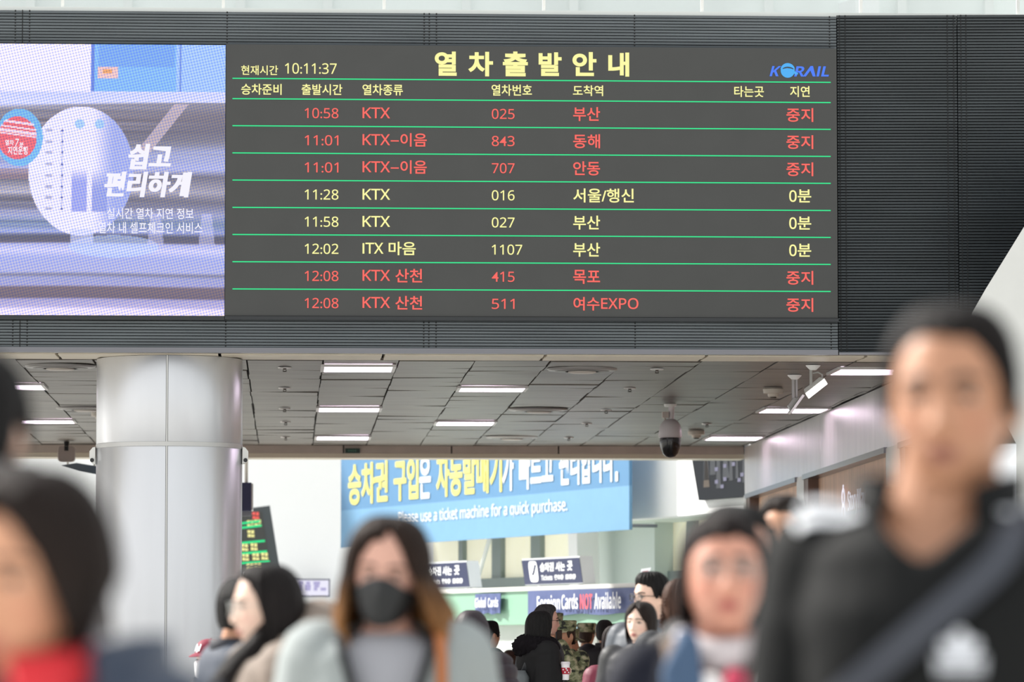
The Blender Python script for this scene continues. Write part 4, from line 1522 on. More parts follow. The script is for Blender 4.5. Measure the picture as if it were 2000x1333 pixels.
def hair_shell(sp, name='hair'):
    """hair as one shell that follows the skull from the crown and then falls; sp['end'] gives the height where it ends round the head"""
    nu, nv = sp.get('nu', 96), sp.get('nv', 40)
    ends = sp['end']
    deg = np.array([e[0] for e in ends], float)
    val = np.array([e[1] for e in ends], float)
    us = np.linspace(-180, 180, nu, endpoint=False)
    zend = np.interp(us, deg, val, period=360)
    for _ in range(sp.get('soft', 1)):
        zend = (np.roll(zend, 1) + 2 * zend + np.roll(zend, -1)) / 4
    rs_ = np.random.RandomState(sp.get('seed', 1))
    jag = np.convolve(rs_.normal(size=nu + 4), np.ones(3) / 3, 'same')[2:-2]
    zend = zend + jag * sp.get('jag', .003)
    th = sp.get('th', .02)
    A = np.radians(us)
    rx, ry, rz = .0765, .0985, .114
    L = .155
    rho = 1 / np.sqrt((np.sin(A) / rx) ** 2 + (np.cos(A) / ry) ** 2)
    ph = [rs_.uniform(0, 6.28, 3) for _ in range(4)]
    groove = sum(np.sin(A * f + p[0]) for f, p in zip((23, 37, 51, 71), ph)) / 4
    V = np.zeros((nv, nu, 3))
    tpart = sp.get('part', None)
    wave = sp.get('wave', 0.0)
    flare, tuck = sp.get('flare', 0.0), sp.get('tuck', 0.0)
    wind = sp.get('wind', 0.0)
    side = sp.get('side_th', 1.0)
    for i in range(nv):
        v = i / (nv - 1)
        arc = np.where(zend > 0, L * np.arccos(np.clip(zend / rz, -1, 1)) / (np.pi / 2), L - zend)
        s = v * arc
        pol = np.clip(s / L, 0, 1) * np.pi / 2
        fall = np.clip(s - L, 0, None)
        hangs = zend <= 0
        ease = np.where(zend > .02, 1 - v ** 5 * .98, np.where(hangs, 1 - .35 * v ** 6, 1 - v ** 5 * .9))
        tt = th * ease * (.55 + .45 * np.sin(np.clip(pol, 0, np.pi / 2))) * (1 + (side - 1) * np.abs(np.sin(A)) * np.sin(pol))
        tt = tt * (1 + sp.get('groove', .12) * groove * np.minimum(1, v * 3))
        top = sp.get('top', 0.0) * np.cos(pol) ** 2
        rr = rho * np.sin(pol) ** .80 + tt * np.sin(pol) ** .5
        rr = rr * (1 + flare * fall * (1 - sp.get('curl_in', 0) * fall / .12)) * (1 - tuck * np.clip(fall, 0, .11) / .11 * (np.cos(A) < .2))
        ww = wave * np.sin(fall * 42 + 3 * groove + ph[0][0]) * np.minimum(1, fall * 8)
        z = rz * np.cos(pol) + (tt + top) * np.cos(pol) - fall
        x = (rr + ww) * np.sin(A) + wind * fall ** 1.3
        y = -(rr + ww) * np.cos(A) + .004 + sp.get('back', 0.0) * fall
        V[i] = np.stack([x, y, z], -1)
    mb = MB()
    idx = lambda i, j: i * nu + j % nu
    fs = [(idx(i, j), idx(i + 1, j), idx(i + 1, j + 1), idx(i, j + 1)) for i in range(nv - 1) for j in range(nu)]
    mb.add(V.reshape(-1, 3), fs)
    # inner skin so that the shell has real thickness
    me = mb.mesh(name, [], True)
    o = bpy.data.objects.new('tmp', me)
    COL.objects.link(o)
    m_ = o.modifiers.new('s', 'SOLIDIFY')
    m_.thickness = sp.get('shell', .010)
    m_.offset = -1
    bpy.context.view_layer.update()
    out = bpy.data.meshes.new_from_object(o.evaluated_get(bpy.context.evaluated_depsgraph_get()))
    bpy.data.objects.remove(o)
    out.polygons.foreach_set('use_smooth', [True] * len(out.polygons))
    return out


def hair_mat(key, rgb, tip=None):
    nm = 'hair_' + key
    if nm in MATS:
        return MATS[nm]
    m = mat(nm, rgb, .5, var=.35, vscale=14, stretch=(6, 6, .6), bump=.5, bscale=40, spec=.14)
    if tip:
        nt = m.node_tree
        b_ = nt.nodes['Principled BSDF']
        vm = [n for n in nt.nodes if n.type == 'VECT_MATH'][0]
        t = nt.nodes.new('ShaderNodeTexCoord')
        s = nt.nodes.new('ShaderNodeSeparateXYZ')
        nt.links.new(t.outputs['Object'], s.inputs[0])
        r_ = nt.nodes.new('ShaderNodeMapRange')
        r_.inputs['From Min'].default_value = tip[1]
        r_.inputs['From Max'].default_value = tip[2]
        nt.links.new(s.outputs['Z'], r_.inputs['Value'])
        mx_ = nt.nodes.new('ShaderNodeMix')
        mx_.data_type = 'RGBA'
        mx_.inputs['A'].default_value = (*lin(tip[0]), 1)
        mx_.inputs['B'].default_value = (*lin(rgb), 1)
        nt.links.new(r_.outputs[0], mx_.inputs['Factor'])
        nt.links.new(mx_.outputs['Result'], vm.inputs[0])
    return m


class Person:
    """an Empty at the feet, facing -Y before turning; coordinates below are in its own axes"""

    def __init__(s, label, px, py, ppm, yaw=0, head_yaw=None, pitch=0, roll=0, hs=1.0, tone='fair', wide=1.0, voxel=.006, arms=None, lean=0.0, shift=0.0, cat='person', brows=1.0, neck=1.0):
        s.brows, s.neck = brows, neck
        Y = FPX / ppm
        E = atY(px, py, Y)
        s.E, s.hs, s.wide, s.vox = E, hs, wide, voxel
        s.k = max(E.z / 1.64, .62) if hs < .95 else max(.9, min(1.04, E.z / 1.60))
        s.eye = E.z
        s.shift = shift
        c, n_ = math.cos(R(yaw)), math.sin(R(yaw))
        sh = Vector((c * shift, n_ * shift, 0))
        s.root = empty('person', label, cat, loc=(E.x - sh.x, E.y - sh.y, 0), rz=R(yaw))
        hy = (yaw if head_yaw is None else head_yaw) - yaw
        s.HM = Matrix.Translation((shift, 0, E.z)) @ Matrix.Rotation(R(hy), 4, 'Z') @ Matrix.Rotation(R(pitch), 4, 'X') @ Matrix.Rotation(R(roll), 4, 'Y') @ Matrix.Diagonal((hs, hs, hs, 1))
        s.tone = tone
        s.arms = arms or {}
        s.body()

    def z(s, d):
        return s.eye + (d + .028) * s.k

    def joints(s, side):
        k, w = s.k, s.wide
        a = s.arms.get(side)
        sh = Vector((side * .185 * w * k, .02 * k, s.z(-.262)))
        if a and a[-1] == 'world':
            Ri = Matrix.Rotation(-s.root.rotation_euler.z, 4, 'Z')
            o_ = Vector((s.root.location.x, s.root.location.y, 0))
            el, wr = Ri @ (Vector(a[0]) - o_), Ri @ (Vector(a[1]) - o_)
        elif a:
            el, wr = [Vector((p[0] * k, p[1] * k, s.z(p[2]))) for p in a[:2]]
        else:
            el = Vector((side * .235 * w * k, .035 * k, s.z(-.55)))
            wr = Vector((side * .25 * w * k, -.03 * k, s.z(-.80)))
        return sh, el, wr

    def body(s):
        k, w = s.k, s.wide
        mb = MB()
        h = head_mb(88, 72) if s.vox < .007 else head_mb(64, 52)
        mb.add([s.HM @ Vector(p) for p in h.v], h.f)
        nb = s.HM @ Vector((0, .022, -.045))
        nr = (.056 if w > .97 else .048) * k * s.neck
        mid = Vector((0, .035 * k, s.z(-.20)))
        mb.loft([ell(*(nb.lerp(mid, t)), nr * (1 + .16 * t * t), nr * (1.02 + .2 * t * t), 20) for t in np.linspace(0, 1.25, 9)])
        R_ = [(-.165, .058, .055, .035), (-.195, .09, .065, .03), (-.225, .145, .078, .025), (-.26, .178, .092, .02), (-.33, .172, .108, .01), (-.48, .152, .102, .008), (-.60, .138, .094, .01), (-.73, .16, .104, .012), (-.86, .165, .108, .015), (-.90, .12, .09, .015)]
        mb.loft([ell(0, y * k, s.z(z), a * w * k, b_ * k, 24, 2.3) for z, a, b_, y in R_][::-1])
        for sd in (-1, 1):
            sh, el, wr = s.joints(sd)
            limb(mb, [sh, el, wr], [.052 * k, .042 * k, .029 * k])
            a = s.arms.get(sd)
            d = (wr - el).normalized()
            pal = Vector(a[2] if a else (-sd, 0, 0))
            if a and a[-1] == 'world':
                Ri = Matrix.Rotation(-s.root.rotation_euler.z, 3, 'Z')
                pal = Ri @ pal
                d = Ri @ Vector(a[4])
            hand(mb, wr + d * .01, d, sd, pal, a[3] if a else .35, k)
            hip = Vector((sd * .085 * k, .015 * k, s.z(-.84)))
            kn = Vector((sd * .09 * k, .0, .46 * s.eye / 1.62))
            an = Vector((sd * .09 * k, .03, .085))
            limb(mb, [hip, kn, an], [.082 * k, .055 * k, .038 * k])
            limb(mb, [an, (sd * .09 * k, -.04, .05), (sd * .095 * k, -.15, .04)], [.036, .036, .026])
        me = remesh(mb, s.vox, 1)
        # skin colour: lips and cheeks, plus shade painted into the mouth line
        co = co_of(me)
        inv = s.HM.inverted()
        M = np.array(inv)
        q = co @ M[:3, :3].T + M[:3, 3]
        base = np.array(lin(SKIN[s.tone]))
        colr = np.tile(base, (len(co), 1))
        lip = np.exp(-(q[:, 0] / .02) ** 4) * np.exp(-((q[:, 2] + .0775) / .0105) ** 4) * (q[:, 1] < -.07)
        lc = np.array(lin((168, 66, 70))) if s.tone != 'tan' else np.array(lin((122, 58, 58)))
        colr = colr * (1 - lip[:, None] * .85) + lc * lip[:, None] * .85
        mouth_shade = np.exp(-(q[:, 0] / .022) ** 4) * np.exp(-((q[:, 2] + .0775) / .0022) ** 2) * (q[:, 1] < -.07)
        colr = colr * (1 - mouth_shade[:, None] * .7)
        ck = np.exp(-((np.abs(q[:, 0]) - .045) / .02) ** 2 - ((q[:, 2] + .04) / .02) ** 2) * (q[:, 1] < -.02)
        colr = colr * (1 - ck[:, None] * np.array([.02, .12, .10]))
        ca_ = me.color_attributes.new('tone', 'FLOAT_COLOR', 'POINT')
        ca_.data.foreach_set('color', np.concatenate([colr, np.ones((len(co), 1))], 1).astype(np.float32).ravel())
        # eyes and brows
        mats = [skin_mat(s.tone), M_eyew, M_iris, M_lash]
        me.materials.clear()
        for m_ in mats:
            me.materials.append(m_)
        s.face_bits(me)
        s.bodyobj = obj('body', me, s.root)

    def face_bits(s, me):
        import bmesh
        bm = bmesh.new()
        bm.from_mesh(me)
        def addm(vs, fs, mi):
            bv = [bm.verts.new(s.HM @ Vector(p)) for p in vs]
            for f in fs:
                try:
                    fc = bm.faces.new([bv[i] for i in f])
                    fc.material_index = mi
                    fc.smooth = True
                except ValueError:
                    pass
        for sd in (-1, 1):
            def surf(x, z):
                # front surface depth at x, z
                us = np.linspace(-1.2, 1.2, 481)
                P = head_uz(us, np.full(481, z))
                i = np.argmin(np.abs(P[:, 0] - x))
                return P[i, 1]
            cx_, cz_ = sd * .0325, -.003
            ye = surf(cx_, cz_)
            rows, cols = 9, 25
            vs, fs = [], []
            for i in range(rows):
                for j in range(cols):
                    a = 2 * math.pi * j / (cols - 1)
                    r = i / (rows - 1)
                    xx = .0145 * r * math.cos(a)
                    zz = .0056 * r * math.sin(a) * (1 - .35 * abs(math.cos(a)) ** 2)
                    vs.append((cx_ + xx, ye - .0030 + .5 * xx * sd * .25 + .006 * r * r, cz_ + zz))
            ir = lambda i, j: i * cols + j
            white = [(ir(i, j), ir(i + 1, j), ir(i + 1, j + 1), ir(i, j + 1)) for i in range(rows - 1) for j in range(cols - 1)]
            addm(vs, white, 1)
            n = 18
            disc = [(cx_, ye - .0046, cz_ + .0006)] + [(cx_ + .0064 * math.cos(2 * math.pi * t / n), ye - .0040, cz_ + .0006 + min(.0050, .0058 * math.sin(2 * math.pi * t / n))) for t in range(n)]
            addm(disc, [(0, 1 + t, 1 + (t + 1) % n) for t in range(n)], 2)
            # lash line and brow as thin solid strips lying on the skin
            for z0, x0_, x1_, th_, arch, out, mi in ((.0025, .017, .0475, .0036, .0042, .0042, 3), (.0185, .012, .053, .0068, .006, .0016, 3)):
                vs, N = [], 12
                for t in range(N + 1):
                    f = t / N
                    xx = sd * (x0_ + (x1_ - x0_) * f)
                    zc_ = z0 + arch * math.sin(math.pi * min(1, f * .85 + .08)) - (.004 * f if z0 < .01 else 0.0) - .003
                    hh = th_ * (s.brows if z0 > .01 else 1 + (s.brows - 1) * .5) * (1 - .6 * abs(f - .35)) * .5
                    yy = surf(xx, zc_)
                    if z0 < .01:
                        yy = min(yy, ye + .004 * abs(f - .5)) 
                    vs += [(xx, yy - out, zc_ - hh), (xx, yy - out, zc_ + hh), (xx, yy + .004, zc_ + hh), (xx, yy + .004, zc_ - hh)]
                fs = []
                for t in range(N):
                    for q in range(4):
                        fs.append((t * 4 + q, t * 4 + (q + 1) % 4, (t + 1) * 4 + (q + 1) % 4, (t + 1) * 4 + q))
                addm(vs, fs, mi)
        bm.to_mesh(me)
        bm.free()

    # ---------------- hair and headwear
    def hair(s, key, rgb, tip=None, name='hair', **sp):
        me = hair_shell(sp)
        me.transform(s.HM)
        o = obj(name, me, s.root, hair_mat(key, rgb, tip))
        return o

    def glasses(s, metal=False, rad=.0011, big=1.0, material=None):
        mb, ml = MB(), MB()
        for sd in (-1, 1):
            ring = []
            for t in range(28):
                a = 2 * math.pi * t / 28
                c, n_ = math.cos(a), math.sin(a)
                e = (abs(c) ** 3 + abs(n_) ** 3) ** (-1 / 3)
                ring.append((sd * .0335 + .0245 * big * e * c, -.108 + .012 * abs(e * c) * (1 if c * sd > 0 else 0), -.006 + .020 * big * e * n_))
            mb.tube(ring, rad, 8, closed=True)
            ml.add([(p[0], p[1] + .0003, p[2]) for p in ring], [tuple(range(28))])
            mb.tube([(sd * .058 * big, -.098, .002), (sd * .073, -.07, .002), (sd * .082, -.01, 0), (sd * .083, .02, -.012)], rad, 8)
        mb.tube([(-.010, -.110, -.003), (0, -.113, 0), (.010, -.110, -.003)], rad, 8)
        me = mb.mesh('glasses', [], True)
        me.transform(s.HM)
        g = obj('glasses', me, s.root, material or M_glassframe)
        me = ml.mesh('lenses', [])
        me.transform(s.HM)
        obj('lenses', me, g, M_lens)
        return g

    def mask(s, rgb, name='face_mask'):
        nu, nz = 41, 17
        vs = []
        for off in (.0, -.0025):
            for i in range(nz):
                for j in range(nu):
                    u = R(-86 + 172 * j / (nu - 1))
                    c = math.cos(u)
                    zt = -.046 + .026 * max(0, c) ** 4 + .012 * max(0, c)
                    zb = -.082 - .037 * max(0, c) ** .40
                    z = zt + (zb - zt) * i / (nz - 1)
                    p = head_uz(u, z)
                    o = Vector(p)
                    mid = math.sin(math.pi * i / (nz - 1))
                    d = Vector((math.sin(u), -math.cos(u), 0))
                    o += d * (.008 + off + .007 * mid * max(0, c))
                    if abs(math.degrees(u)) < 40:
                        # tent over nose and chin
                        yy = -.106 - .012 * math.exp(-(o.x / .025) ** 2) * mid + .25 * abs(o.x) - (-off)
                        o.y = min(o.y, yy + .0) if i < nz - 1 else o.y
                    vs.append(o)
        n = nu * nz
        fs = []
        for b_ in (0, n):
            for i in range(nz - 1):
                for j in range(nu - 1):
                    q = (b_ + i * nu + j, b_ + (i + 1) * nu + j, b_ + (i + 1) * nu + j + 1, b_ + i * nu + j + 1)
                    fs.append(q if b_ == 0 else q[::-1])
        edge = [j for j in range(nu)] + [i * nu + nu - 1 for i in range(1, nz)] + [(nz - 1) * nu + j for j in range(nu - 2, -1, -1)] + [i * nu for i in range(nz - 2, 0, -1)]
        for a, b_ in zip(edge, edge[1:] + edge[:1]):
            fs.append((a, b_, b_ + n, a + n))
        mb = MB().add(vs, fs)
        for sd in (-1, 1):
            mb.tube([(sd * .074, -.03, -.056), (sd * .083, .0, -.02), (sd * .087, .03, .0), (sd * .085, .036, -.03), (sd * .078, -.005, -.075)], .002, 6)
        me = mb.mesh(name, [], True)
        import bmesh
        bm = bmesh.new()
        bm.from_mesh(me)
        sel = [v for v in bm.verts if v.index < 2 * n]
        for _ in range(5):
            bmesh.ops.smooth_vert(bm, verts=sel, factor=.5, use_axis_x=True, use_axis_y=True, use_axis_z=True)
        for v in sel:
            v.co.z = -.062 + (v.co.z + .062) * 1.16
        bm.to_mesh(me)
        bm.free()
        me.transform(s.HM)
        return obj(name, me, s.root, mat('mask_%d_%d_%d' % rgb, rgb, .6, bump=.15, bscale=60))

    def cap(s, material, kind='utility'):
        mb = MB()
        if kind == 'utility':
            for z0, z1, rx, ry in ((.045, .118, .088, .108),):
                mb.loft([ell(0, .004, z, rx * q, ry * q, 24, 2.4) for z, q in ((.035, .97), (.05, .99), (.085, 1.02), (.118, 1.05), (.126, 1.03), (.130, .9), (.128, .5))])
        else:
            mb.loft([ell(0, .004, z, .088 * q, .108 * q, 28) for z, q in ((.03, .99), (.06, 1.0), (.09, .93), (.11, .8), (.124, .6), (.131, .35), (.134, .1))])
            mb.lathe([(.008, 0), (.006, .006)], (0, .004, .133), 10)
        # visor
        rings = []
        for t in np.linspace(-70, 70, 15):
            a = R(t)
            i_ = Vector((.086 * math.sin(a), -.104 * math.cos(a) + .004, .040))
            ln = .062 * max(0.05, math.cos(a * 1.25)) ** .6
            o_ = i_ + Vector((.25 * math.sin(a) * ln, -ln, -.014 * math.cos(a) - .010))
            rings.append([i_, o_, o_ + Vector((0, 0, .004)), i_ + Vector((0, 0, .006))])
        mb.loft(rings)
        me = mb.mesh('cap', [], True)
        me.set_sharp_from_angle(angle=R(50))
        me.transform(s.HM)
        return obj('cap', me, s.root, material)

    # ---------------- clothes
    def jacket(s, material, name='jacket', length=-.95, bulk=.022, voxel=.009, vneck=None, sleeve=1.0, smooth=6, shoulders=1.0, folds=.006, hem=1.0, round_=1.0, mats2=None, puff=0.0):
        k, w = s.k, s.wide
        b = bulk / k
        mb = MB()
        R_ = [(-.155, .064, .060, .036), (-.185, .098, .072, .03), (-.212, .150 * shoulders, .086, .026), (-.245, .186 * shoulders, .102, .02), (-.32, .186, .120, .01), (-.48, .170, .118, .008), (-.60, .160, .112, .01), (-.73, .176 * hem, .118, .012), (-.88, .185 * hem, .124, .014), (-1.15, .19 * hem, .13, .014), (-1.4, .195 * hem, .135, .014)]
        R_ = [r for r in R_ if r[0] > length]
        l = R_[-1]
        R_.append((length, l[1], l[2], l[3]))
        rings = [ell(0, y * k, s.z(z), (a + b * (.4 if z > -.2 else 1)) * w * k, (d + b * (.3 if z > -.2 else 1)) * k * round_, 28, 2.4) for z, a, d, y in R_]
        mb.loft(rings[::-1])
        for sd in (-1, 1):
            sh, el, wr = s.joints(sd)
            sh = sh + Vector((-sd * .01, 0, .004))
            e = el.lerp(wr, sleeve) if sleeve <= 1 else wr
            limb(mb, [sh, el, e], [(.060 + b) * k * shoulders, (.050 + b) * k, (.038 + b) * k], 14)
        me = remesh(mb, voxel, smooth)
        co = co_of(me)
        if folds or puff:
            nrm = np.empty(len(co) * 3)
            me.vertices.foreach_get('normal', nrm)
            nrm = nrm.reshape(-1, 3)
            sd_ = len(name) % 7 + s.E.x
            d = np.array([mnoise.noise((p[0] * 5 + sd_, p[1] * 5, p[2] * 9)) * .7 + mnoise.noise((p[0] * 13 + p[2] * 9, p[1] * 12 + sd_, p[2] * 20)) * .3 for p in co]) * folds
            if puff:
                d += puff * (np.abs(np.sin(co[:, 2] / .085 * math.pi)) ** .6 - .6)
            co = co + nrm * d[:, None]
            me.vertices.foreach_set('co', co.ravel())
        if vneck:
            import bmesh
            zv, half, ztop = vneck
            bm = bmesh.new()
            bm.from_mesh(me)
            kill = []
            for f in bm.faces:
                c = f.calc_center_median()
                if c.y < .055 and c.z > s.z(zv) and abs(c.x) < half * k * (c.z - s.z(zv)) / (s.z(ztop) - s.z(zv)):
                    kill.append(f)
            bmesh.ops.delete(bm, geom=kill, context='FACES')
            rim = [v for v in bm.verts if v.is_boundary and v.co.z > s.z(zv) - .05]
            for _ in range(14):
                new = {}
                for v in rim:
                    nb_ = [e_.other_vert(v).co for e_ in v.link_edges if e_.is_boundary]
                    if len(nb_) == 2:
                        new[v] = v.co * .4 + (nb_[0] + nb_[1]) * .3
                for v, c_ in new.items():
                    v.co = c_
            bm.to_mesh(me)
            bm.free()
            o = bpy.data.objects.new('tmp', me)
            COL.objects.link(o)
            m_ = o.modifiers.new('s', 'SOLIDIFY')
            m_.thickness = .006
            m_.offset = -1
            bpy.context.view_layer.update()
            out = bpy.data.meshes.new_from_object(o.evaluated_get(bpy.context.evaluated_depsgraph_get()))
            bpy.data.objects.remove(o)
            me = out
        me.polygons.foreach_set('use_smooth', [True] * len(me.polygons))
        o = obj(name, me, s.root, material)
        s.jk = o
        s._bvh = None
        return o

    def bvh(s):
        if s._bvh is None:
            me = s.jk.data
            s._bvh = BVHTree.FromPolygons([v.co for v in me.vertices], [tuple(p.vertices) for p in me.polygons])
        return s._bvh

    def front(s, x, d, lift=.004):
        """point on the front of the jacket (d below the eyes, scaled)"""
        h = s.bvh().ray_cast(Vector((x, -1.0, s.z(d))), Vector((0, 1, 0)))
        return (h[0] + Vector((0, -lift, 0))) if h[0] else Vector((x, -.12, s.z(d)))

    def ride(s, pts, lift=.004, smooth=3):
        """path over the cloth: ('f', x, d) seen from the front, ('a', x, y) seen from above; returns points and cloth normals"""
        P, N = [], []
        for m_, u, w in pts:
            if m_ == 'r':
                o_ = Vector((u, .02, s.z(-.33)))
                dr = Vector((0, -math.sin(R(w)), math.cos(R(w))))
                h = s.bvh().ray_cast(o_ + dr * .6, -dr)
                if h[0] is not None:
                    n = h[1] if h[1].dot(dr) > 0 else -h[1]
                    P.append(h[0] + n * lift)
                    N.append(n)
                continue
            if m_ == 'f':
                h = s.bvh().ray_cast(Vector((u, -1.0, s.z(w))), Vector((0, 1, 0)))
            else:
                h = s.bvh().ray_cast(Vector((u, w, s.eye - .06)), Vector((0, 0, -1)))
            if h[0] is not None:
                n = h[1] if (h[1].y < 0 if m_ == 'f' else h[1].z > 0) else -h[1]
                P.append(h[0] + n * lift)
                N.append(n)
        for _ in range(smooth):
            N = [N[0]] + [(N[i - 1] + N[i] + N[i + 1]).normalized() for i in range(1, len(N) - 1)] + [N[-1]]
            P = [P[0]] + [(P[i - 1] + P[i] * 2 + P[i + 1]) / 4 + N[i] * .0016 for i in range(1, len(P) - 1)] + [P[-1]]
        return P, N

    def band(s, name, pts, width, material, th=.002, lift=.004, parent=None, smooth=3):
        P, N = s.ride(pts, lift, smooth)
        rings = []
        for i, p in enumerate(P):
            t = (P[min(i + 1, len(P) - 1)] - P[max(i - 1, 0)]).normalized()
            n = (N[i] - t * N[i].dot(t)).normalized()
            a = t.cross(n) * (width / 2)
            rings.append([p - a - n * th, p + a - n * th, p + a + n * th, p - a + n * th])
        o = MB().loft(rings).build(name, material, parent if parent is not None else s.root)
        return o, P

    def above(s, x, y, lift=.004):
        h = s.bvh().ray_cast(Vector((x, y, s.eye + .0 - .10)), Vector((0, 0, -1)))
        return (h[0] + Vector((0, 0, lift))) if h[0] else None

    def patch(s, name, pts, normal, material, th=.003, parent=None, faces=None):
        """thin piece of cloth lying on the jacket: pts are already on the surface"""
        off = Vector(normal).normalized() * th
        return MB().prism(pts, off).build(name, material, parent or s.jk)

    def strip(s, name, path, width, material, dirs=None, th=.003, parent=None):
        """band of given width along path (points on the cloth); dirs: sideways directions"""
        mb = MB()
        rings = []
        n = len(path)
        for i, p in enumerate(path):
            t = (path[min(i + 1, n - 1)] - path[max(i - 1, 0)]).normalized()
            a = Vector(dirs[i] if dirs else (1, 0, 0))
            a = (a - t * a.dot(t)).normalized()
            nn = t.cross(a).normalized()
            if nn.y > 0 and abs(nn.y) > .3 or nn.z < -.5:
                nn = -nn
            w2 = width[i] / 2 if isinstance(width, (list, tuple)) else width / 2
            rings.append([p - a * w2 - nn * th, p + a * w2 - nn * th, p + a * w2 + nn * th, p - a * w2 + nn * th])
        mb.loft(rings)
        return mb.build(name, material, parent if parent is not None else s.root)

    def collar(s, material, name='collar', z0=-.215, z1=-.135, r0=.088, r1=.080, yoff=.03, th=.010, gap=0, front_drop=.03, rough=0.0, tilt=.02):
        """standing collar round the neck, open at the front by gap degrees"""
        k = s.k
        N = 44
        rings = []
        for i in range(N + 1):
            a = R(-90 + gap / 2 + (360 - gap) * i / N)
            c, n_ = math.cos(a), math.sin(a)
            fr = max(0, -n_) ** 2
            lo = Vector((r0 * k * c, yoff * k + r0 * k * n_, s.z(z0 - front_drop * fr)))
            hi = Vector((r1 * k * c, yoff * k + tilt * .5 + r1 * k * n_ - tilt * fr, s.z(z1 - front_drop * 1.1 * fr)))
            out = Vector((c, n_, 0)) * th * k
            mid = lo.lerp(hi, .5) + out * .25
            rings.append([lo, mid - out * .0, hi, hi + out, mid + out, lo + out])
        mb = MB()
        mb.loft(rings, cap=gap > 0)
        o = mb.build(name, material, s.root, True)
        return o

    def ring_lump(s, material, name, z, rx, ry, rad, yoff=.03, tilt=.0, noise_=.0, back=1.0, front=1.0, seg=18, n=48, top=0.0, scale=30, flat=1.0):
        """hood, fur or scarf lying round the neck"""
        k = s.k
        rings = []
        for i in range(n):
            a = 2 * math.pi * i / n
            c, n_ = math.cos(a), math.sin(a)
            r = rad * k * (1 + (back - 1) * max(0, n_) + (front - 1) * max(0, -n_))
            ctr = Vector((rx * k * c, yoff * k + ry * k * n_, s.z(z) + tilt * k * n_))
            out = Vector((c, n_, 0))
            ring = []
            for q in range(seg):
                b_ = 2 * math.pi * q / seg
                rr = r * (1 + noise_ * mnoise.noise((ctr.x * scale + 3 * math.cos(b_), ctr.y * scale + 3 * math.sin(b_), ctr.z * 3 + q * .9 + i * .37)))
                ring.append(ctr + out * (rr * math.cos(b_)) + Vector((0, 0, 1)) * (rr * flat * math.sin(b_) + top * rr * max(0, math.sin(b_))))
            rings.append(ring)
        rings.append(rings[0])
        mb = MB()
        mb.loft(rings, cap=False)
        return mb.build(name, material, s.root, True)

    def trousers(s, rgb=(44, 46, 52), shoes=(30, 30, 32)):
        k = s.k
        mb = MB()
        mb.loft([ell(0, .014 * k, s.z(z), a * s.wide * k, b_ * k, 24, 2.3) for z, a, b_ in ((-.93, .15, .11), (-.86, .182, .124), (-.72, .172, .116), (-.66, .156, .108))])
        for sd in (-1, 1):
            hip = Vector((sd * .088 * k, .015 * k, s.z(-.84)))
            kn = Vector((sd * .092 * k, .0, .46 * s.eye / 1.62))
            an = Vector((sd * .092 * k, .03, .10))
            limb(mb, [hip, kn, an], [.098 * k, .074 * k, .060 * k])
        obj('trousers', remesh(mb, .014, 3), s.root, mat('trousers_%d_%d_%d' % rgb, rgb, .7))
        for sd in (-1, 1):
            x = sd * .093 * k
            mb = MB()
            mb.loft([ell(x, y, z, a, b_, 16, 2.4) for y, z, a, b_ in ((-.05, .0, .046, .135), (-.05, .02, .048, .138), (-.045, .05, .045, .125), (-.02, .085, .042, .085), (.02, .11, .043, .05))])
            mb.build('shoe', mat('shoe_%d_%d_%d' % shoes, shoes, .5), s.root, True)


def camo_mat():
    if 'camouflage' in MATS:
        return MATS['camouflage']
    m = mat('camouflage', (104, 104, 78), .75)
    nt = m.node_tree
    b_ = nt.nodes['Principled BSDF']
    t = nt.nodes.new('ShaderNodeTexCoord')
    mp_ = nt.nodes.new('ShaderNodeMapping')
    mp_.inputs['Scale'].default_value = (1, 1, 1.6)
    n_ = nt.nodes.new('ShaderNodeTexNoise')
    n_.inputs['Scale'].default_value = 14
    n_.inputs['Detail'].default_value = 2
    r_ = nt.nodes.new('ShaderNodeValToRGB')
    r_.color_ramp.interpolation = 'CONSTANT'
    el = r_.color_ramp.elements
    el[0].position, el[0].color = 0, (*lin((44, 46, 40)), 1)
    el[1].position, el[1].color = .43, (*lin((118, 124, 90)), 1)
    for p_, c_ in ((.52, (158, 160, 126)), (.60, (190, 184, 152))):
        q = el.new(p_)
        q.color = (*lin(c_), 1)
    nt.links.new(t.outputs['Object'], mp_.inputs[0])
    nt.links.new(mp_.outputs[0], n_.inputs['Vector'])
    nt.links.new(n_.outputs[0], r_.inputs[0])
    nt.links.new(r_.outputs[0], b_.inputs['Base Color'])
    return m


SHORT = [(-180, -.078), (-150, -.075), (-128, -.05), (-119, .0), (-104, .014), (-90, .010), (-80, -.022), (-68, -.016), (-60, .03), (-48, .058), (-30, .074), (0, .078), (30, .074), (48, .058), (60, .03), (68, -.016), (80, -.022), (90, .010), (104, .014), (119, .0), (128, -.05), (150, -.075)]
# ------------------------------------------------------------------ the people, nearest first
BLACK = (22, 20, 20)

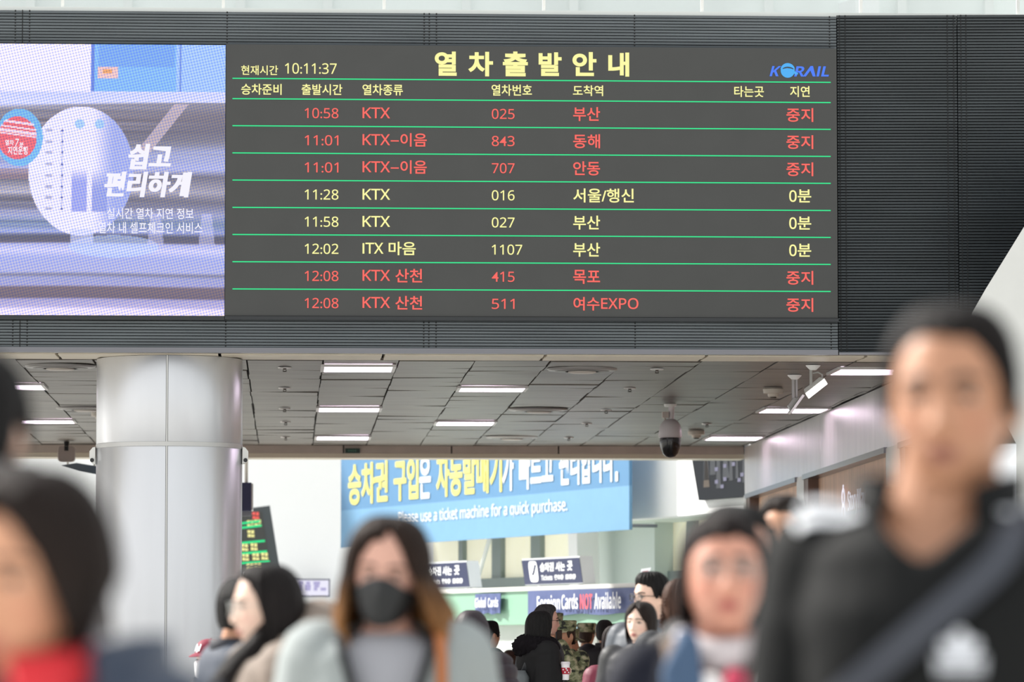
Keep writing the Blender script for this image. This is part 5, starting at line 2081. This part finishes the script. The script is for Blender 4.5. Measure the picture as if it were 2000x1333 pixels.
# 1 woman at the left edge
p = Person('person with short dark bob, navy quilted coat and red collar at the left edge', 54, 1128, 1600, yaw=-24, head_yaw=-32, pitch=2, tone='warm', voxel=.005)
p.hair('dark_brown', (34, 26, 23), end=[(-180, -.115), (-140, -.11), (-105, -.10), (-80, -.085), (-62, -.04), (-50, .035), (-30, .066), (0, .074), (25, .06), (40, .02), (55, -.05), (75, -.10), (100, -.115), (140, -.115)], th=.028, flare=.0, tuck=.42, wave=.003, jag=.004, seed=3, top=.006, shell=.014)
p.jacket(mat('quilt_navy', (44, 56, 76), .5, var=.08), name='quilted_coat', bulk=.045, puff=.012, length=-1.2, shoulders=1.04)
p.collar(mat('collar_red', (214, 38, 48), .6), 'red_scarf', z0=-.265, z1=-.118, r0=.112, r1=.096, th=.018, gap=20, front_drop=.015)
p.collar(mat('quilt_navy'), 'coat_collar', z0=-.27, z1=-.105, r0=.150, r1=.135, th=.035, gap=110, front_drop=.05, tilt=.05)
p.trousers()

# 2 man at the left edge, seen from behind
p = Person('person with dark hair and grey collar at the left edge, behind the short bob', -62, 846, 1300, yaw=172, tone='fair', voxel=.007, wide=.82)
p.hair('black', BLACK, end=SHORT, th=.022)
p.jacket(mat('coat_ash', (104, 100, 100), .7), name='coat', bulk=.015, length=-1.1)
p.collar(mat('coat_ash'), 'coat_collar', z0=-.215, z1=-.075, r0=.105, r1=.095, th=.02, front_drop=.02)
p.trousers()

# 3 man in the black track jacket
p = Person('person with cropped black hair in a black track jacket with white shoulder stripes', 1860, 776, 1400, yaw=-18, head_yaw=-19, pitch=1, tone='tan', wide=.93, voxel=.0045, shift=.026, brows=1.5, hs=1.07, neck=1.42)
p.hair('cropped', (24, 20, 19), end=[(-180, -.08), (-150, -.075), (-128, -.05), (-119, .0), (-104, .014), (-90, .010), (-80, -.030), (-68, -.02), (-58, .03), (-44, .058), (-28, .074), (0, .076), (28, .070), (44, .046), (56, .012), (66, -.03), (80, -.035), (90, .010), (104, .014), (119, .0), (128, -.05), (150, -.075)], th=.018, groove=.25, jag=.002, seed=5)
M_trk = mat('track_black', (12, 14, 15), .75, bump=.1, bscale=9, spec=.25)
M_str = mat('stripe_white', (222, 226, 232), .55)
p.jacket(M_trk, name='track_jacket', bulk=.026, vneck=(-.262, .115, -.16), folds=.008, length=-.93, voxel=.008)
p.collar(M_trk, 'collar', z0=-.225, z1=-.132, r0=.100, r1=.106, th=.012, gap=70, front_drop=.03, tilt=.03)
k = p.k
for sd in (-1, 1):
    for q in range(3):
        pts = [('a', sd * (.088 + .098 * t) * k, (-.060 + .029 * q) * k + .014 * k * (1 - t) + .02) for t in np.linspace(0, 1, 14)]
        p.band('shoulder_stripe', pts, .022, M_str, .0015, .003, p.jk, 2)
# three-leaved sports emblem on the chest
ex, ez = .056, -.385
mb = MB()
def onj(dx, dz):
    return p.front(ex + dx, ez + dz / p.k, .003)
for a0, ln, wd in ((90, .038, .0115), (140, .033, .011), (40, .033, .011)):
    ring = []
    for t in range(18):
        f = t / 17
        r = ln * f
        ring.append((r, wd * math.sin(math.pi * f) ** .6))
    pts = [(r, w_) for r, w_ in ring] + [(r, -w_) for r, w_ in ring[::-1][1:-1]]
    c, s_ = math.cos(R(a0)), math.sin(R(a0))
    poly = [onj(r * c - w_ * s_, r * s_ + w_ * c) for r, w_ in pts]
    mb.prism(poly, (0, -.002, 0))
for q in range(3):
    zz = -.006 - .009 * q
    mb.prism([onj(-.034 + .001 * q, zz), onj(.034 - .001 * q, zz), onj(.034 - .001 * q, zz + .006), onj(-.034 + .001 * q, zz + .006)], (0, -.002, 0))
mb.build('chest_emblem', mat('emblem_white', (214, 218, 226), .5), p.jk)
p.trousers((30, 31, 34))
bag = empty('crossbody_bag', 'dark grey crossbody bag strap across the black track jacket', 'bag', loc=p.root.location.copy(), rz=R(-18))
st, path = p.band('strap', [('r', .125, a) for a in range(-40, 50, 10)] + [('f', .125 - .36 * t, -.25 - .30 * t) for t in np.linspace(0, 1, 24)], .044, mat('strap_slate', (54, 58, 68), .5), .002, .006, bag, 6)
mb = MB()
e = path[-1] + Vector((-.03, -.02, -.12))
mb.loft([ell(e.x, e.y, e.z + z, a, b_, 20, 4) for z, a, b_ in ((-.09, .10, .03), (-.085, .11, .038), (.085, .11, .038), (.09, .10, .03))])
mb.build('pouch', mat('strap_slate'), bag, True)

# 4 woman with spectacles and a scarf
p = Person('person with short dark hair, wire spectacles, navy coat and a patterned scarf', 1413, 1124, 980, yaw=2, head_yaw=0, pitch=-10, tone='ruddy', voxel=.005, brows=1.2)
p.hair('brown_black', (30, 22, 21), end=[(-180, -.10), (-140, -.10), (-105, -.09), (-84, -.075), (-72, -.03), (-60, .02), (-38, .05), (-10, .060), (15, .064), (40, .052), (58, .02), (70, -.01), (84, -.05), (105, -.07), (140, -.09)], th=.018, flare=.5, wave=.003, seed=8, shell=.012)
p.glasses(True, .0010, 1.02, mat('wire_silver', (170, 160, 150), .25, metal=.9))
M_nv = mat('coat_navy', (19, 22, 36), .75, spec=.25)
p.jacket(M_nv, name='navy_coat', bulk=.030, length=-1.25, vneck=(-.36, .12, -.17), shoulders=.90)
M_scb = mat('scarf_blue', (64, 88, 118), .75, var=.06, vscale=20)
M_scw = mat('scarf_grey_white', (206, 198, 200), .75, var=.08, vscale=16)
M_scr = mat('scarf_crimson', (176, 42, 76), .75)
p.ring_lump(M_scw, 'scarf', -.180, .078, .078, .034, tilt=.03, noise_=.12, front=1.25)
k = p.k
mb = MB()
for nm, x0_, x1_, z0_, z1_, m_ in (('scarf_blue_fold', -.095, -.12, -.15, -.36, M_scb), ('scarf_white_fold', -.05, -.045, -.245, -.35, mat('scarf_white', (228, 226, 226), .7)), ('scarf_crimson_fold', .01, .02, -.235, -.37, M_scr), ('scarf_grey_fold', .075, .085, -.2, -.36, M_scw)):
    pts = []
    for t in np.linspace(0, 1, 8):
        pts.append(Vector(((x0_ + (x1_ - x0_) * t) * k, (-.085 - .05 * math.sin(t * 2.2) - (.0 if 'blue' in nm else .012)) * k, p.z(z0_ + (z1_ - z0_) * t))))
    MB().loft([ell(q.x + .004 * math.sin(i * 1.7), q.y, q.z, (.040 * min(1, .45 + .16 * i) + .008 * math.sin(i * .45)) * k, (.017 + .004 * math.sin(i * 1.3)) * k, 18, 2.6) for i, q in enumerate(pts)][::-1]).build(nm, m_, p.root, True)
p.trousers()
# her shoulder strap with a round buckle
sb = empty('shoulder_bag', 'taupe shoulder bag strap with a round buckle on the navy coat', 'bag', loc=p.root.location.copy(), rz=R(2))
_, path = p.band('strap', [('r', -.122 * k, a) for a in range(-40, 70, 8)] + [('f', -.122 * k - .03 * t, -.31 - .36 * t) for t in np.linspace(0, 1, 16)], .026, mat('strap_taupe', (116, 98, 84), .55), .002, .010, sb, 3)
bc = p.front(-.122 * k - .006, -.350, .020)
MB().lathe([(.020, -.004), (.021, 0), (.020, .004)], bc, 24, axis=(0, -1, 0)).build('buckle', mat('buckle_champagne', (176, 164, 148), .3, metal=.6), sb, True, 40)
e = path[-1]
MB().loft([ell(e.x - .02, e.y + .02, e.z + z, a, b_, 20, 4) for z, a, b_ in ((-.26, .13, .04), (-.25, .14, .05), (-.04, .13, .045), (-.02, .11, .03))]).build('pouch', mat('strap_taupe'), sb, True)

# 5 woman in the black mask
p = Person('person in a black face mask with long brown hair and a pale grey coat', 757, 1117, 835, yaw=-3, head_yaw=-10, pitch=6, roll=5, tone='pink', voxel=.005)
HEND = [(-180, -.28), (-130, -.28), (-100, -.27), (-75, -.25), (-60, -.20), (-52, -.09), (-46, .0), (-36, .05), (-20, .074), (0, .092), (14, .082), (30, .05), (42, .0), (50, -.09), (60, -.20), (75, -.26), (100, -.28), (130, -.28)]
p.hair('brown_waves', (40, 29, 24), tip=((164, 116, 72), p.eye - .16, p.eye - .01), end=HEND, th=.030, flare=2.4, wave=.010, jag=.012, wind=.42, seed=11, nv=56, soft=1, shell=.012)
for pts, rd in ((((.080, .035, .01), (.098, .04, -.05), (.125, .04, -.10), (.152, .035, -.14), (.172, .03, -.165)), (.022, .040, .046, .034, .008)), (((-.076, .03, -.02), (-.092, .035, -.07), (-.108, .035, -.11), (-.122, .03, -.14)), (.018, .028, .026, .006))):
    MB().tube([p.HM @ Vector(q) for q in pts], rd, 18, sq=.8).build('hair_lock', MATS['hair_brown_waves'], p.root, True)
p.mask((28, 30, 32))
M_gc = mat('coat_dove', (150, 157, 157), .8, var=.04, vscale=4)
p.jacket(M_gc, name='grey_coat', bulk=.04, length=-1.3, vneck=(-.60, .125, -.17), shoulders=1.06)
M_sw2 = mat('sweater_pale', (164, 165, 172), .8)
k = p.k
mb = MB()
mb.loft([ell(0, y * k, p.z(z), a * k, b_ * k, 28, 2.3) for z, a, b_, y in ((-.72, .160, .116, .010), (-.48, .158, .114, .008), (-.33, .172, .116, .01), (-.27, .188, .108, .02), (-.235, .168, .098, .024), (-.208, .112, .084, .028), (-.185, .074, .072, .032))])
mb.build('sweater', M_sw2, p.root, True)
for sd in (-1, 1):
    path = []
    for t in np.linspace(0, 1, 12):
        d = -.20 - .40 * t
        path.append(p.front(sd * (.125 * (d + .60) / .43 + .004) * k, d, .006))
    p.strip('lapel_edge', path, .022, mat('lapel_black', (30, 31, 34), .6), dirs=[(1, 0, 0)] * 12, th=.004, parent=p.jk)
p.trousers()
sb = empty('tote_bag', 'tan leather bag strap over the pale grey coat', 'bag', loc=p.root.location.copy(), rz=R(-3))
_, path = p.band('strap', [('r', .135 * k, a) for a in range(-40, 70, 8)] + [('f', .135 * k + .012 * t, -.31 - .36 * t) for t in np.linspace(0, 1, 16)], .026, mat('strap_tan', (170, 100, 50), .45), .002, .012, sb, 3)
e = path[-1]
MB().loft([ell(e.x + .03, e.y + .03, e.z + z, a, b_, 20, 4) for z, a, b_ in ((-.30, .15, .05), (-.29, .16, .06), (-.04, .15, .05), (-.02, .13, .04))]).build('pouch', mat('strap_tan'), sb, True)

# 6 head behind the spectacled woman
p = Person('person with black hair and bare forehead right behind the spectacled woman', 1437, 1086, 790, yaw=10, head_yaw=22, pitch=8, tone='pink', voxel=.008, wide=.78)
p.hair('black', BLACK, end=[(-180, -.10), (-130, -.09), (-95, -.05), (-75, -.02), (-55, .02), (-30, .05), (-5, .058), (12, .082), (30, .074), (48, .05), (62, .02), (80, -.03), (105, -.07), (140, -.10)], th=.024, seed=13)
p.jacket(mat('coat_charcoal', (36, 38, 42), .7), name='coat', bulk=.01, length=-1.1)
p.trousers()
# 7 next head to the right
p = Person('person with dark brown hair peeking over the left shoulder of the track jacket', 1531, 1046, 580, yaw=-14, head_yaw=-20, tone='warm', voxel=.008)
p.hair('dark_brown', (34, 26, 23), end=SHORT, th=.026, top=.008, seed=14)
p.jacket(mat('coat_charcoal'), name='coat', bulk=.03, length=-1.0)
p.trousers()

# 8 woman in profile
p = Person('person in profile with glasses, long black hair and a beige hooded coat', 517, 1184, 640, yaw=-72, head_yaw=-76, pitch=2, tone='light', voxel=.006)
p.hair('soft_black', (26, 22, 22), end=[(-180, -.15), (-130, -.15), (-105, -.15), (-90, -.14), (-80, -.06), (-68, .02), (-45, .062), (-20, .078), (0, .082), (20, .074), (40, .062), (54, .035), (64, .0), (74, -.09), (84, -.19), (94, -.19), (105, -.17), (130, -.15)], th=.024, flare=.5, wave=.006, jag=.008, seed=15, nv=54, shell=.012)
p.glasses(True, .0011, 1.0, mat('frame_pale', (186, 190, 188), .3, metal=.5))
M_bei = mat('coat_beige', (134, 121, 111), .8, var=.05, vscale=5)
p.jacket(M_bei, name='beige_coat', bulk=.05, length=-1.2, shoulders=1.0)
p.ring_lump(M_bei, 'hood', -.165, .098, .120, .066, yoff=.075, tilt=.06, noise_=.1, back=1.55, front=.8, scale=12)
k = p.k
pts = [Vector((.066, -.010, p.eye - .06)), Vector((.070, -.050, p.eye - .12)), Vector((.066, -.105, p.eye - .18)), Vector((.050, -.150, p.eye - .25)), Vector((.035, -.175, p.eye - .33)), Vector((.03, -.18, p.eye - .42))]
MB().tube(pts, [.022, .034, .044, .048, .044, .02], 16, sq=.75).build('hair_lock', MATS['hair_soft_black'], p.root, True)
sb = empty('sling_bag', 'black bag strap across the beige hooded coat', 'bag', loc=p.root.location.copy(), rz=R(-72))
h = []
for t in np.linspace(0, 1, 10):
    q = p.bvh().ray_cast(Vector((1.0, (.05 - .02 * t) * k, p.z(-.27 - .35 * t))), Vector((-1, 0, 0)))
    if q[0]:
        h.append(q[0] + Vector((.005, 0, 0)))
mb = MB()
mb.tube(h, .014, 8, sq=.5)
mb.build('strap', mat('strap_black', (30, 30, 33), .5), sb, True)
e = h[-1]
MB().loft([ell(e.x + .03, e.y, e.z + z, a, b_, 18, 4) for z, a, b_ in ((-.22, .05, .11), (-.21, .055, .12), (-.02, .05, .11), (0, .04, .09))]).build('pouch', mat('strap_black'), sb, True)
p.trousers()

# 9 man half hidden behind her
p = Person('person with combed black hair seen from behind in a slate blue coat', 469, 1192, 500, yaw=112, head_yaw=166, tone='warm', voxel=.007)
p.hair('black', BLACK, end=SHORT, th=.02, seed=17)
p.jacket(mat('coat_slate', (66, 73, 86), .75, var=.05), name='coat', bulk=.035, length=-1.2)
p.collar(mat('collar_midnight', (34, 36, 46), .7), 'coat_collar', z0=-.22, z1=-.15, r0=.09, r1=.08, th=.012)
p.trousers()

# 10 child in a maroon cap
p = Person('person in a maroon baseball cap and white mask beside the steel column', 411, 1289, 330, yaw=-50, head_yaw=-48, tone='light', hs=.92, voxel=.008)
p.hair('black', BLACK, end=SHORT, th=.012, seed=18)
cp = p.cap(mat('cap_maroon', (128, 28, 54), .7), 'baseball')
p.mask((232, 232, 234))
mb = MB()
for ch, dx, dz in (('N', 0, .004), ('Y', .003, -.004)):
    co_, fs_ = glyphs(ch, .02)
    vs_ = []
    for c in co_:
        x, z = (c[0] - .5) * .044 + dx, .072 + (c[1] - .5) * .046 + dz
        vs_.append(p.HM @ Vector((x, -.118 + .6 * x * x / .1 + .42 * (z - .05), z)))
    mb.add(vs_, fs_)
mb.build('cap_monogram', M_sw, cp)
p.jacket(mat('jacket_black', (22, 24, 27), .6), name='jacket', bulk=.03, length=-.9)
p.trousers()

# 11 man in round glasses
p = Person('person in round black glasses and dark grey jacket looking left', 1270, 1166, 352, yaw=-25, head_yaw=-60, tone='fair', voxel=.006)
p.hair('black', BLACK, end=[(-180, -.085), (-150, -.085), (-125, -.06), (-105, -.025), (-88, .005), (-72, -.012), (-60, .035), (-45, .052), (-25, .058), (0, .070), (25, .064), (45, .05), (60, .035), (72, -.012), (88, .005), (105, -.025), (125, -.06), (150, -.085)], th=.028, top=.010, groove=.3, jag=.006, seed=19)
p.glasses(False, .0022, .98)
p.jacket(mat('jacket_graphite', (76, 82, 90), .6, var=.05), name='jacket', bulk=.03, folds=.010, length=-.95)
p.collar(mat('jacket_graphite'), 'collar', z0=-.215, z1=-.165, r0=.088, r1=.084, th=.01, gap=40)
p.trousers()

# 12 girl in front of him
p = Person('person with parted brown fringe and red lips in front of the man in round glasses', 1251, 1216, 372, yaw=-20, head_yaw=-32, pitch=0, roll=4, hs=.86, tone='light', voxel=.005)
p.hair('dark_brown', (34, 26, 23), end=[(-180, -.16), (-130, -.16), (-105, -.15), (-90, -.13), (-75, -.08), (-62, -.02), (-45, .022), (-20, .045), (-6, .078), (0, .084), (8, .075), (25, .035), (45, .0), (58, -.05), (70, -.12), (90, -.15), (130, -.16)], th=.022, seed=20, shell=.010)
p.jacket(mat('jacket_black'), name='jacket', bulk=.03, length=-.9)
p.trousers()

# 13 curly haired person behind
p = Person('person with curly brown hair and a bare ear behind the man in round glasses', 1333, 1181, 385, yaw=160, head_yaw=165, tone='warm', voxel=.007)
p.hair('curly_brown', (72, 50, 40), end=[(-180, -.11), (-130, -.10), (-110, -.06), (-92, .0), (-70, .03), (-40, .06), (0, .075), (40, .06), (70, .03), (92, .0), (110, -.06), (130, -.10)], th=.026, groove=.5, jag=.012, wave=.008, seed=21)
mb = MB()
rc2 = random.Random(9)
for i in range(26):
    c = p.HM @ Vector((rc2.uniform(.06, .11), rc2.uniform(.02, .09), rc2.uniform(-.10, .03)))
    ph = rc2.uniform(0, 6)
    mb.tube([c + Vector((.010 * math.cos(t * 2.2 + ph), .010 * math.sin(t * 2.2 + ph), -.006 * t)) for t in range(9)], .0045, 6)
mb.build('curls', MATS['hair_curly_brown'], p.root, True)
MB().lathe([(.006, -.006), (.007, 0), (.006, .006)], p.HM @ Vector((.088, .02, -.055)), 12).build('earring', mat('earring_mint', (170, 214, 196), .3), p.root, True)
p.jacket(mat('coat_charcoal'), name='coat', bulk=.03, length=-1.0)
p.trousers()

# 14 crimson jacket with a pink backpack
p = Person('person with curly black hair in a crimson jacket wearing a pink backpack', 1207, 1262, 300, yaw=196, head_yaw=200, tone='warm', voxel=.008)
p.hair('curly_black', (38, 31, 31), end=[(-180, -.20), (-120, -.19), (-90, -.12), (-70, -.02), (-40, .06), (0, .075), (40, .06), (70, -.02), (90, -.12), (120, -.19)], th=.03, flare=1.4, groove=.5, wave=.012, jag=.015, seed=22)
p.jacket(mat('jacket_crimson', (104, 22, 48), .6, var=.08), name='jacket', bulk=.035, length=-.9, folds=.010)
p.trousers()
k = p.k
bp = empty('backpack', 'pink backpack on the crimson jacket', 'backpack', loc=p.root.location.copy(), rz=R(196))
mb = MB()
mb.loft([ell(0, .215 * k, p.z(z), a, b_, 24, 3.5) for z, a, b_ in ((-.66, .12, .05), (-.64, .14, .07), (-.40, .135, .07), (-.31, .11, .055), (-.29, .07, .03))])
mb.build('pack', mat('pack_pink', (206, 150, 136), .6), bp, True)
for sd in (-1, 1):
    MB().tube([Vector((sd * .09 * k, .175 * k, p.z(-.34))), Vector((sd * .10 * k, .12 * k, p.z(-.225))), Vector((sd * .105 * k, .03 * k, p.z(-.178))), Vector((sd * .115 * k, -.10 * k, p.z(-.26))), Vector((sd * .13 * k, -.15 * k, p.z(-.42))), Vector((sd * .15 * k, .1 * k, p.z(-.6)))], .024, 10, sq=.35).build('shoulder_strap', mat('pack_pink'), bp, True)

# 15 woman with the fur collar
FE = atY(1055, 1226, FPX / 250)
cupP = atY(1104.5, 1329, FE.y - .22)
CC = cupP + Vector((0, 0, .07))
p = Person('person with black hair, black coat and big fur hood holding a paper cup', 1055, 1226, 250, yaw=112, head_yaw=122, tone='light', voxel=.007,
           arms={-1: (FE + Vector((.04, -.22, -.50)), CC + Vector((-.085, .050, -.025)), (0, -1, 0), .62, (.98, 0, .2), 'world')})
p.hair('black', BLACK, end=[(-180, -.17), (-120, -.17), (-95, -.16), (-78, -.14), (-64, -.05), (-50, .03), (-25, .05), (0, .055), (25, .05), (50, .03), (64, -.05), (78, -.14), (95, -.16), (120, -.17)], th=.026, flare=.3, seed=23)
p.jacket(mat('coat_black', (20, 19, 20), .75, spec=.25), name='padded_coat', bulk=.055, length=-1.0, folds=.012)
p.ring_lump(mat('fur_black', (16, 12, 16), .9, spec=.15), 'fur_hood', -.195, .118, .115, .078, yoff=.03, tilt=.0, noise_=.35, back=1.2, front=.95, seg=28, n=90, scale=60)
k = p.k
MB().tube([p.HM @ Vector((.06, -.03, -.1)), Vector((.08, -.13, p.z(-.3))), Vector((.07, -.17, p.z(-.5)))], [.02, .024, .01], 10).build('hair_lock', mat('lock_auburn', (88, 50, 38), .5), p.root, True)
p.trousers()
bp = empty('backpack', 'black and grey backpack worn over the black fur-hooded coat', 'backpack', loc=p.root.location.copy(), rz=R(112))
mb = MB()
mb.loft([ell(0, .25 * k, p.z(z), a, b_, 24, 4) for z, a, b_ in ((-.78, .13, .07), (-.76, .15, .085), (-.46, .15, .085), (-.40, .12, .06))])
mb.build('pack', mat('pack_grey', (92, 96, 98), .45), bp, True)
for z in (-.54, -.63):
    MB().loft([ell(0, .253 * k, p.z(z + dz), .155, .09, 24, 4) for dz in (-.008, .008)]).build('grey_band', mat('pack_band', (150, 154, 156), .4), bp)
for sd in (-1, 1):
    MB().tube([Vector((sd * .08 * k, .20 * k, p.z(-.42))), Vector((sd * .10 * k, .14 * k, p.z(-.26))), Vector((sd * .11 * k, .02 * k, p.z(-.175))), Vector((sd * .125 * k, -.12 * k, p.z(-.28))), Vector((sd * .14 * k, -.16 * k, p.z(-.48))), Vector((sd * .16 * k, .12 * k, p.z(-.7)))], .022, 10, sq=.35).build('shoulder_strap', mat('pack_dark', (40, 41, 44), .5), bp, True)
# her cup
cup = empty('paper_cup', 'white paper cup with a red patterned sleeve', 'cup', loc=cupP)
MB().lathe([(.026, 0), (.034, .125)], (0, 0, 0), 24).build('cup_body', mat('cup_white', (232, 228, 230), .5), cup, True, 40)
M_slv = mat('cup_sleeve', (170, 30, 52), .6)
MB().lathe([(.0305, .045), (.0345, .095)], (0, 0, 0), 24, cap=False).build('sleeve', M_slv, cup, True)
mb = MB()
for a, z in ((-100, .06), (-70, .075), (-125, .08), (-85, .088), (-50, .058)):
    c = Vector((.0345 * math.cos(R(a)), .0345 * math.sin(R(a)), z))
    mb.lathe([(.006, -.001), (.006, .001)], c, 10, axis=(math.cos(R(a)), math.sin(R(a)), 0))
mb.build('sleeve_dots', mat('cup_white'), cup)
MB().lathe([(.036, .122), (.037, .130), (.034, .140), (.030, .142)], (0, 0, 0), 24).build('lid', mat('cup_lid', (214, 206, 210), .4), cup, True, 40)

# 16 man in navy behind her
p = Person('person with swept dark hair and thin glasses in a navy jacket behind the fur hood', 1068, 1213, 238, yaw=80, head_yaw=96, tone='pink', voxel=.008)
p.hair('salt_black', (58, 56, 56), end=SHORT, th=.022, top=.01, seed=24)
p.glasses(True, .0012)
p.jacket(mat('jacket_deep_navy', (36, 46, 58), .65), name='jacket', bulk=.04, length=-.95)
p.collar(mat('jacket_deep_navy'), 'collar', z0=-.215, z1=-.15, r0=.09, r1=.085, th=.012)
p.trousers()

# 17-20 the soldiers and the balding man
CAMO = camo_mat()
def soldier(label, px, py, ppm, yaw, hy, hair_end=SHORT, arms=None, tone='warm'):
    s = Person(label, px, py, ppm, yaw=yaw, head_yaw=hy, tone=tone, voxel=.008, arms=arms)
    s.hair('brown_crop', (62, 48, 40), end=SHORT, th=.010, seed=int(px))
    s.cap(CAMO, 'utility')
    s.jacket(CAMO, name='field_jacket', bulk=.03, length=-.95)
    s.collar(CAMO, 'collar', z0=-.215, z1=-.165, r0=.086, r1=.08, th=.01)
    s.trousers((92, 92, 72), (44, 38, 32))
    return s
soldier('person in a camouflage cap partly hidden behind the navy jacket', 1079, 1223, 196, 80, 95)
p = soldier('person in camouflage facing left with a phone held up', 1101, 1242, 228, -35, -50, arms={1: ((.24, -.12, -.46), (.13, -.27, -.13), (-1, 0, 0), .8)})
hp = p.root.matrix_basis @ Vector((.13 * p.k, -.29 * p.k, p.z(-.06)))
ph = empty('phone', 'black phone held up by the soldier facing left', 'phone', loc=hp, rz=R(-35))
MB().box((-.012, -.045, -.075), (-.002, .045, .075)).build('case', M_black, ph)
MB().box((-.002, -.041, -.07), (.0, .041, .07)).build('screen', mat('phone_glass', (30, 34, 40), .1), ph)
p2 = soldier('person in a camouflage cap with tanned face looking right past the phone', 1109, 1256, 210, 60, 75, tone='tan')
p = soldier('person in a camouflage uniform and cap seen from behind with a backpack', 1146, 1242, 190, 150, 160)
bp = empty('backpack', 'camouflage backpack on the soldier seen from behind', 'backpack', loc=p.root.location.copy(), rz=R(150))
k = p.k
MB().loft([ell(0, .235 * k, p.z(z), a, b_, 24, 3.5) for z, a, b_ in ((-.78, .14, .06), (-.76, .16, .085), (-.42, .155, .08), (-.36, .12, .05))]).build('pack', CAMO, bp, True)
for sd in (-1, 1):
    MB().tube([Vector((sd * .09 * k, .19 * k, p.z(-.38))), Vector((sd * .10 * k, .13 * k, p.z(-.235))), Vector((sd * .11 * k, .02 * k, p.z(-.182))), Vector((sd * .125 * k, -.11 * k, p.z(-.28))), Vector((sd * .14 * k, -.15 * k, p.z(-.48))), Vector((sd * .15 * k, .11 * k, p.z(-.68)))], .022, 10, sq=.35).build('shoulder_strap', CAMO, bp, True)
p = Person('person with thinning black hair and a black coat seen from behind', 1181, 1236, 204, yaw=176, head_yaw=168, tone='warm', voxel=.008)
p.hair('thin_black', (40, 38, 38), end=SHORT, th=.014, seed=31)
p.jacket(mat('coat_ink', (23, 23, 25), .65), name='coat', bulk=.05, length=-1.1)
p.collar(mat('coat_ink'), 'coat_collar', z0=-.215, z1=-.14, r0=.092, r1=.086, th=.014)
p.trousers()

# 21 purple puffer with raised hood, 22 the person past it
p = Person('person in a shiny dark purple padded jacket with its hood up', 921, 1243, 330, yaw=160, head_yaw=165, tone='fair', voxel=.009, wide=1.05)
M_pur = mat('puffer_purple', (40, 30, 37), .55, var=.1, spec=.3)
p.hair('x_hood', (62, 50, 60), name='hood', end=[(-180, -.17), (-120, -.17), (-90, -.15), (-65, -.10), (-52, -.02), (-35, .05), (0, .075), (35, .05), (52, -.02), (65, -.10), (90, -.15), (120, -.17)], th=.034, groove=.05, flare=.9, top=.02, jag=.001, seed=33, soft=4)
p.root.children[-1].data.materials[0] = M_pur
p.jacket(M_pur, name='padded_jacket', bulk=.06, puff=.018, length=-.9, folds=.010)
p.trousers()
p = Person('person with dark hair and a dark teal coat past the purple padded jacket', 957, 1241, 222, yaw=110, head_yaw=130, tone='warm', voxel=.009)
p.hair('black', BLACK, end=SHORT, th=.022, seed=34)
p.jacket(mat('coat_teal', (38, 50, 58), .7), name='coat', bulk=.04, length=-1.1)
p.trousers()

# 23 child in cream with a blue collar
p = Person('person with shoulder-length brown hair in a cream coat with a blue collar', 998, 1291, 182, yaw=-60, head_yaw=-70, tone='light', hs=.92, voxel=.009)
p.hair('mid_brown', (64, 46, 38), end=[(-180, -.18), (-120, -.18), (-95, -.17), (-75, -.12), (-60, .0), (-30, .05), (0, .055), (30, .05), (60, .0), (75, -.12), (95, -.17), (120, -.18)], th=.022, flare=.4, seed=35)
p.jacket(mat('coat_cream', (230, 222, 202), .7), name='coat', bulk=.04, length=-.95)
p.collar(mat('collar_blue', (48, 96, 190), .6), 'blue_collar', z0=-.235, z1=-.175, r0=.115, r1=.095, th=.012, gap=30)
p.trousers()

# 24 far person between the two women
p = Person('person with black hair in a dark jacket far behind, under the white canopy', 620, 1229, 178, yaw=-60, head_yaw=-72, tone='light', voxel=.009)
p.hair('black', BLACK, end=SHORT, th=.03, seed=36)
p.jacket(mat('jacket_black'), name='jacket', bulk=.04, length=-.95)
p.trousers()

# lettering helper is no part of the place
bpy.data.objects.remove(_fo)
bpy.data.curves.remove(_fc)
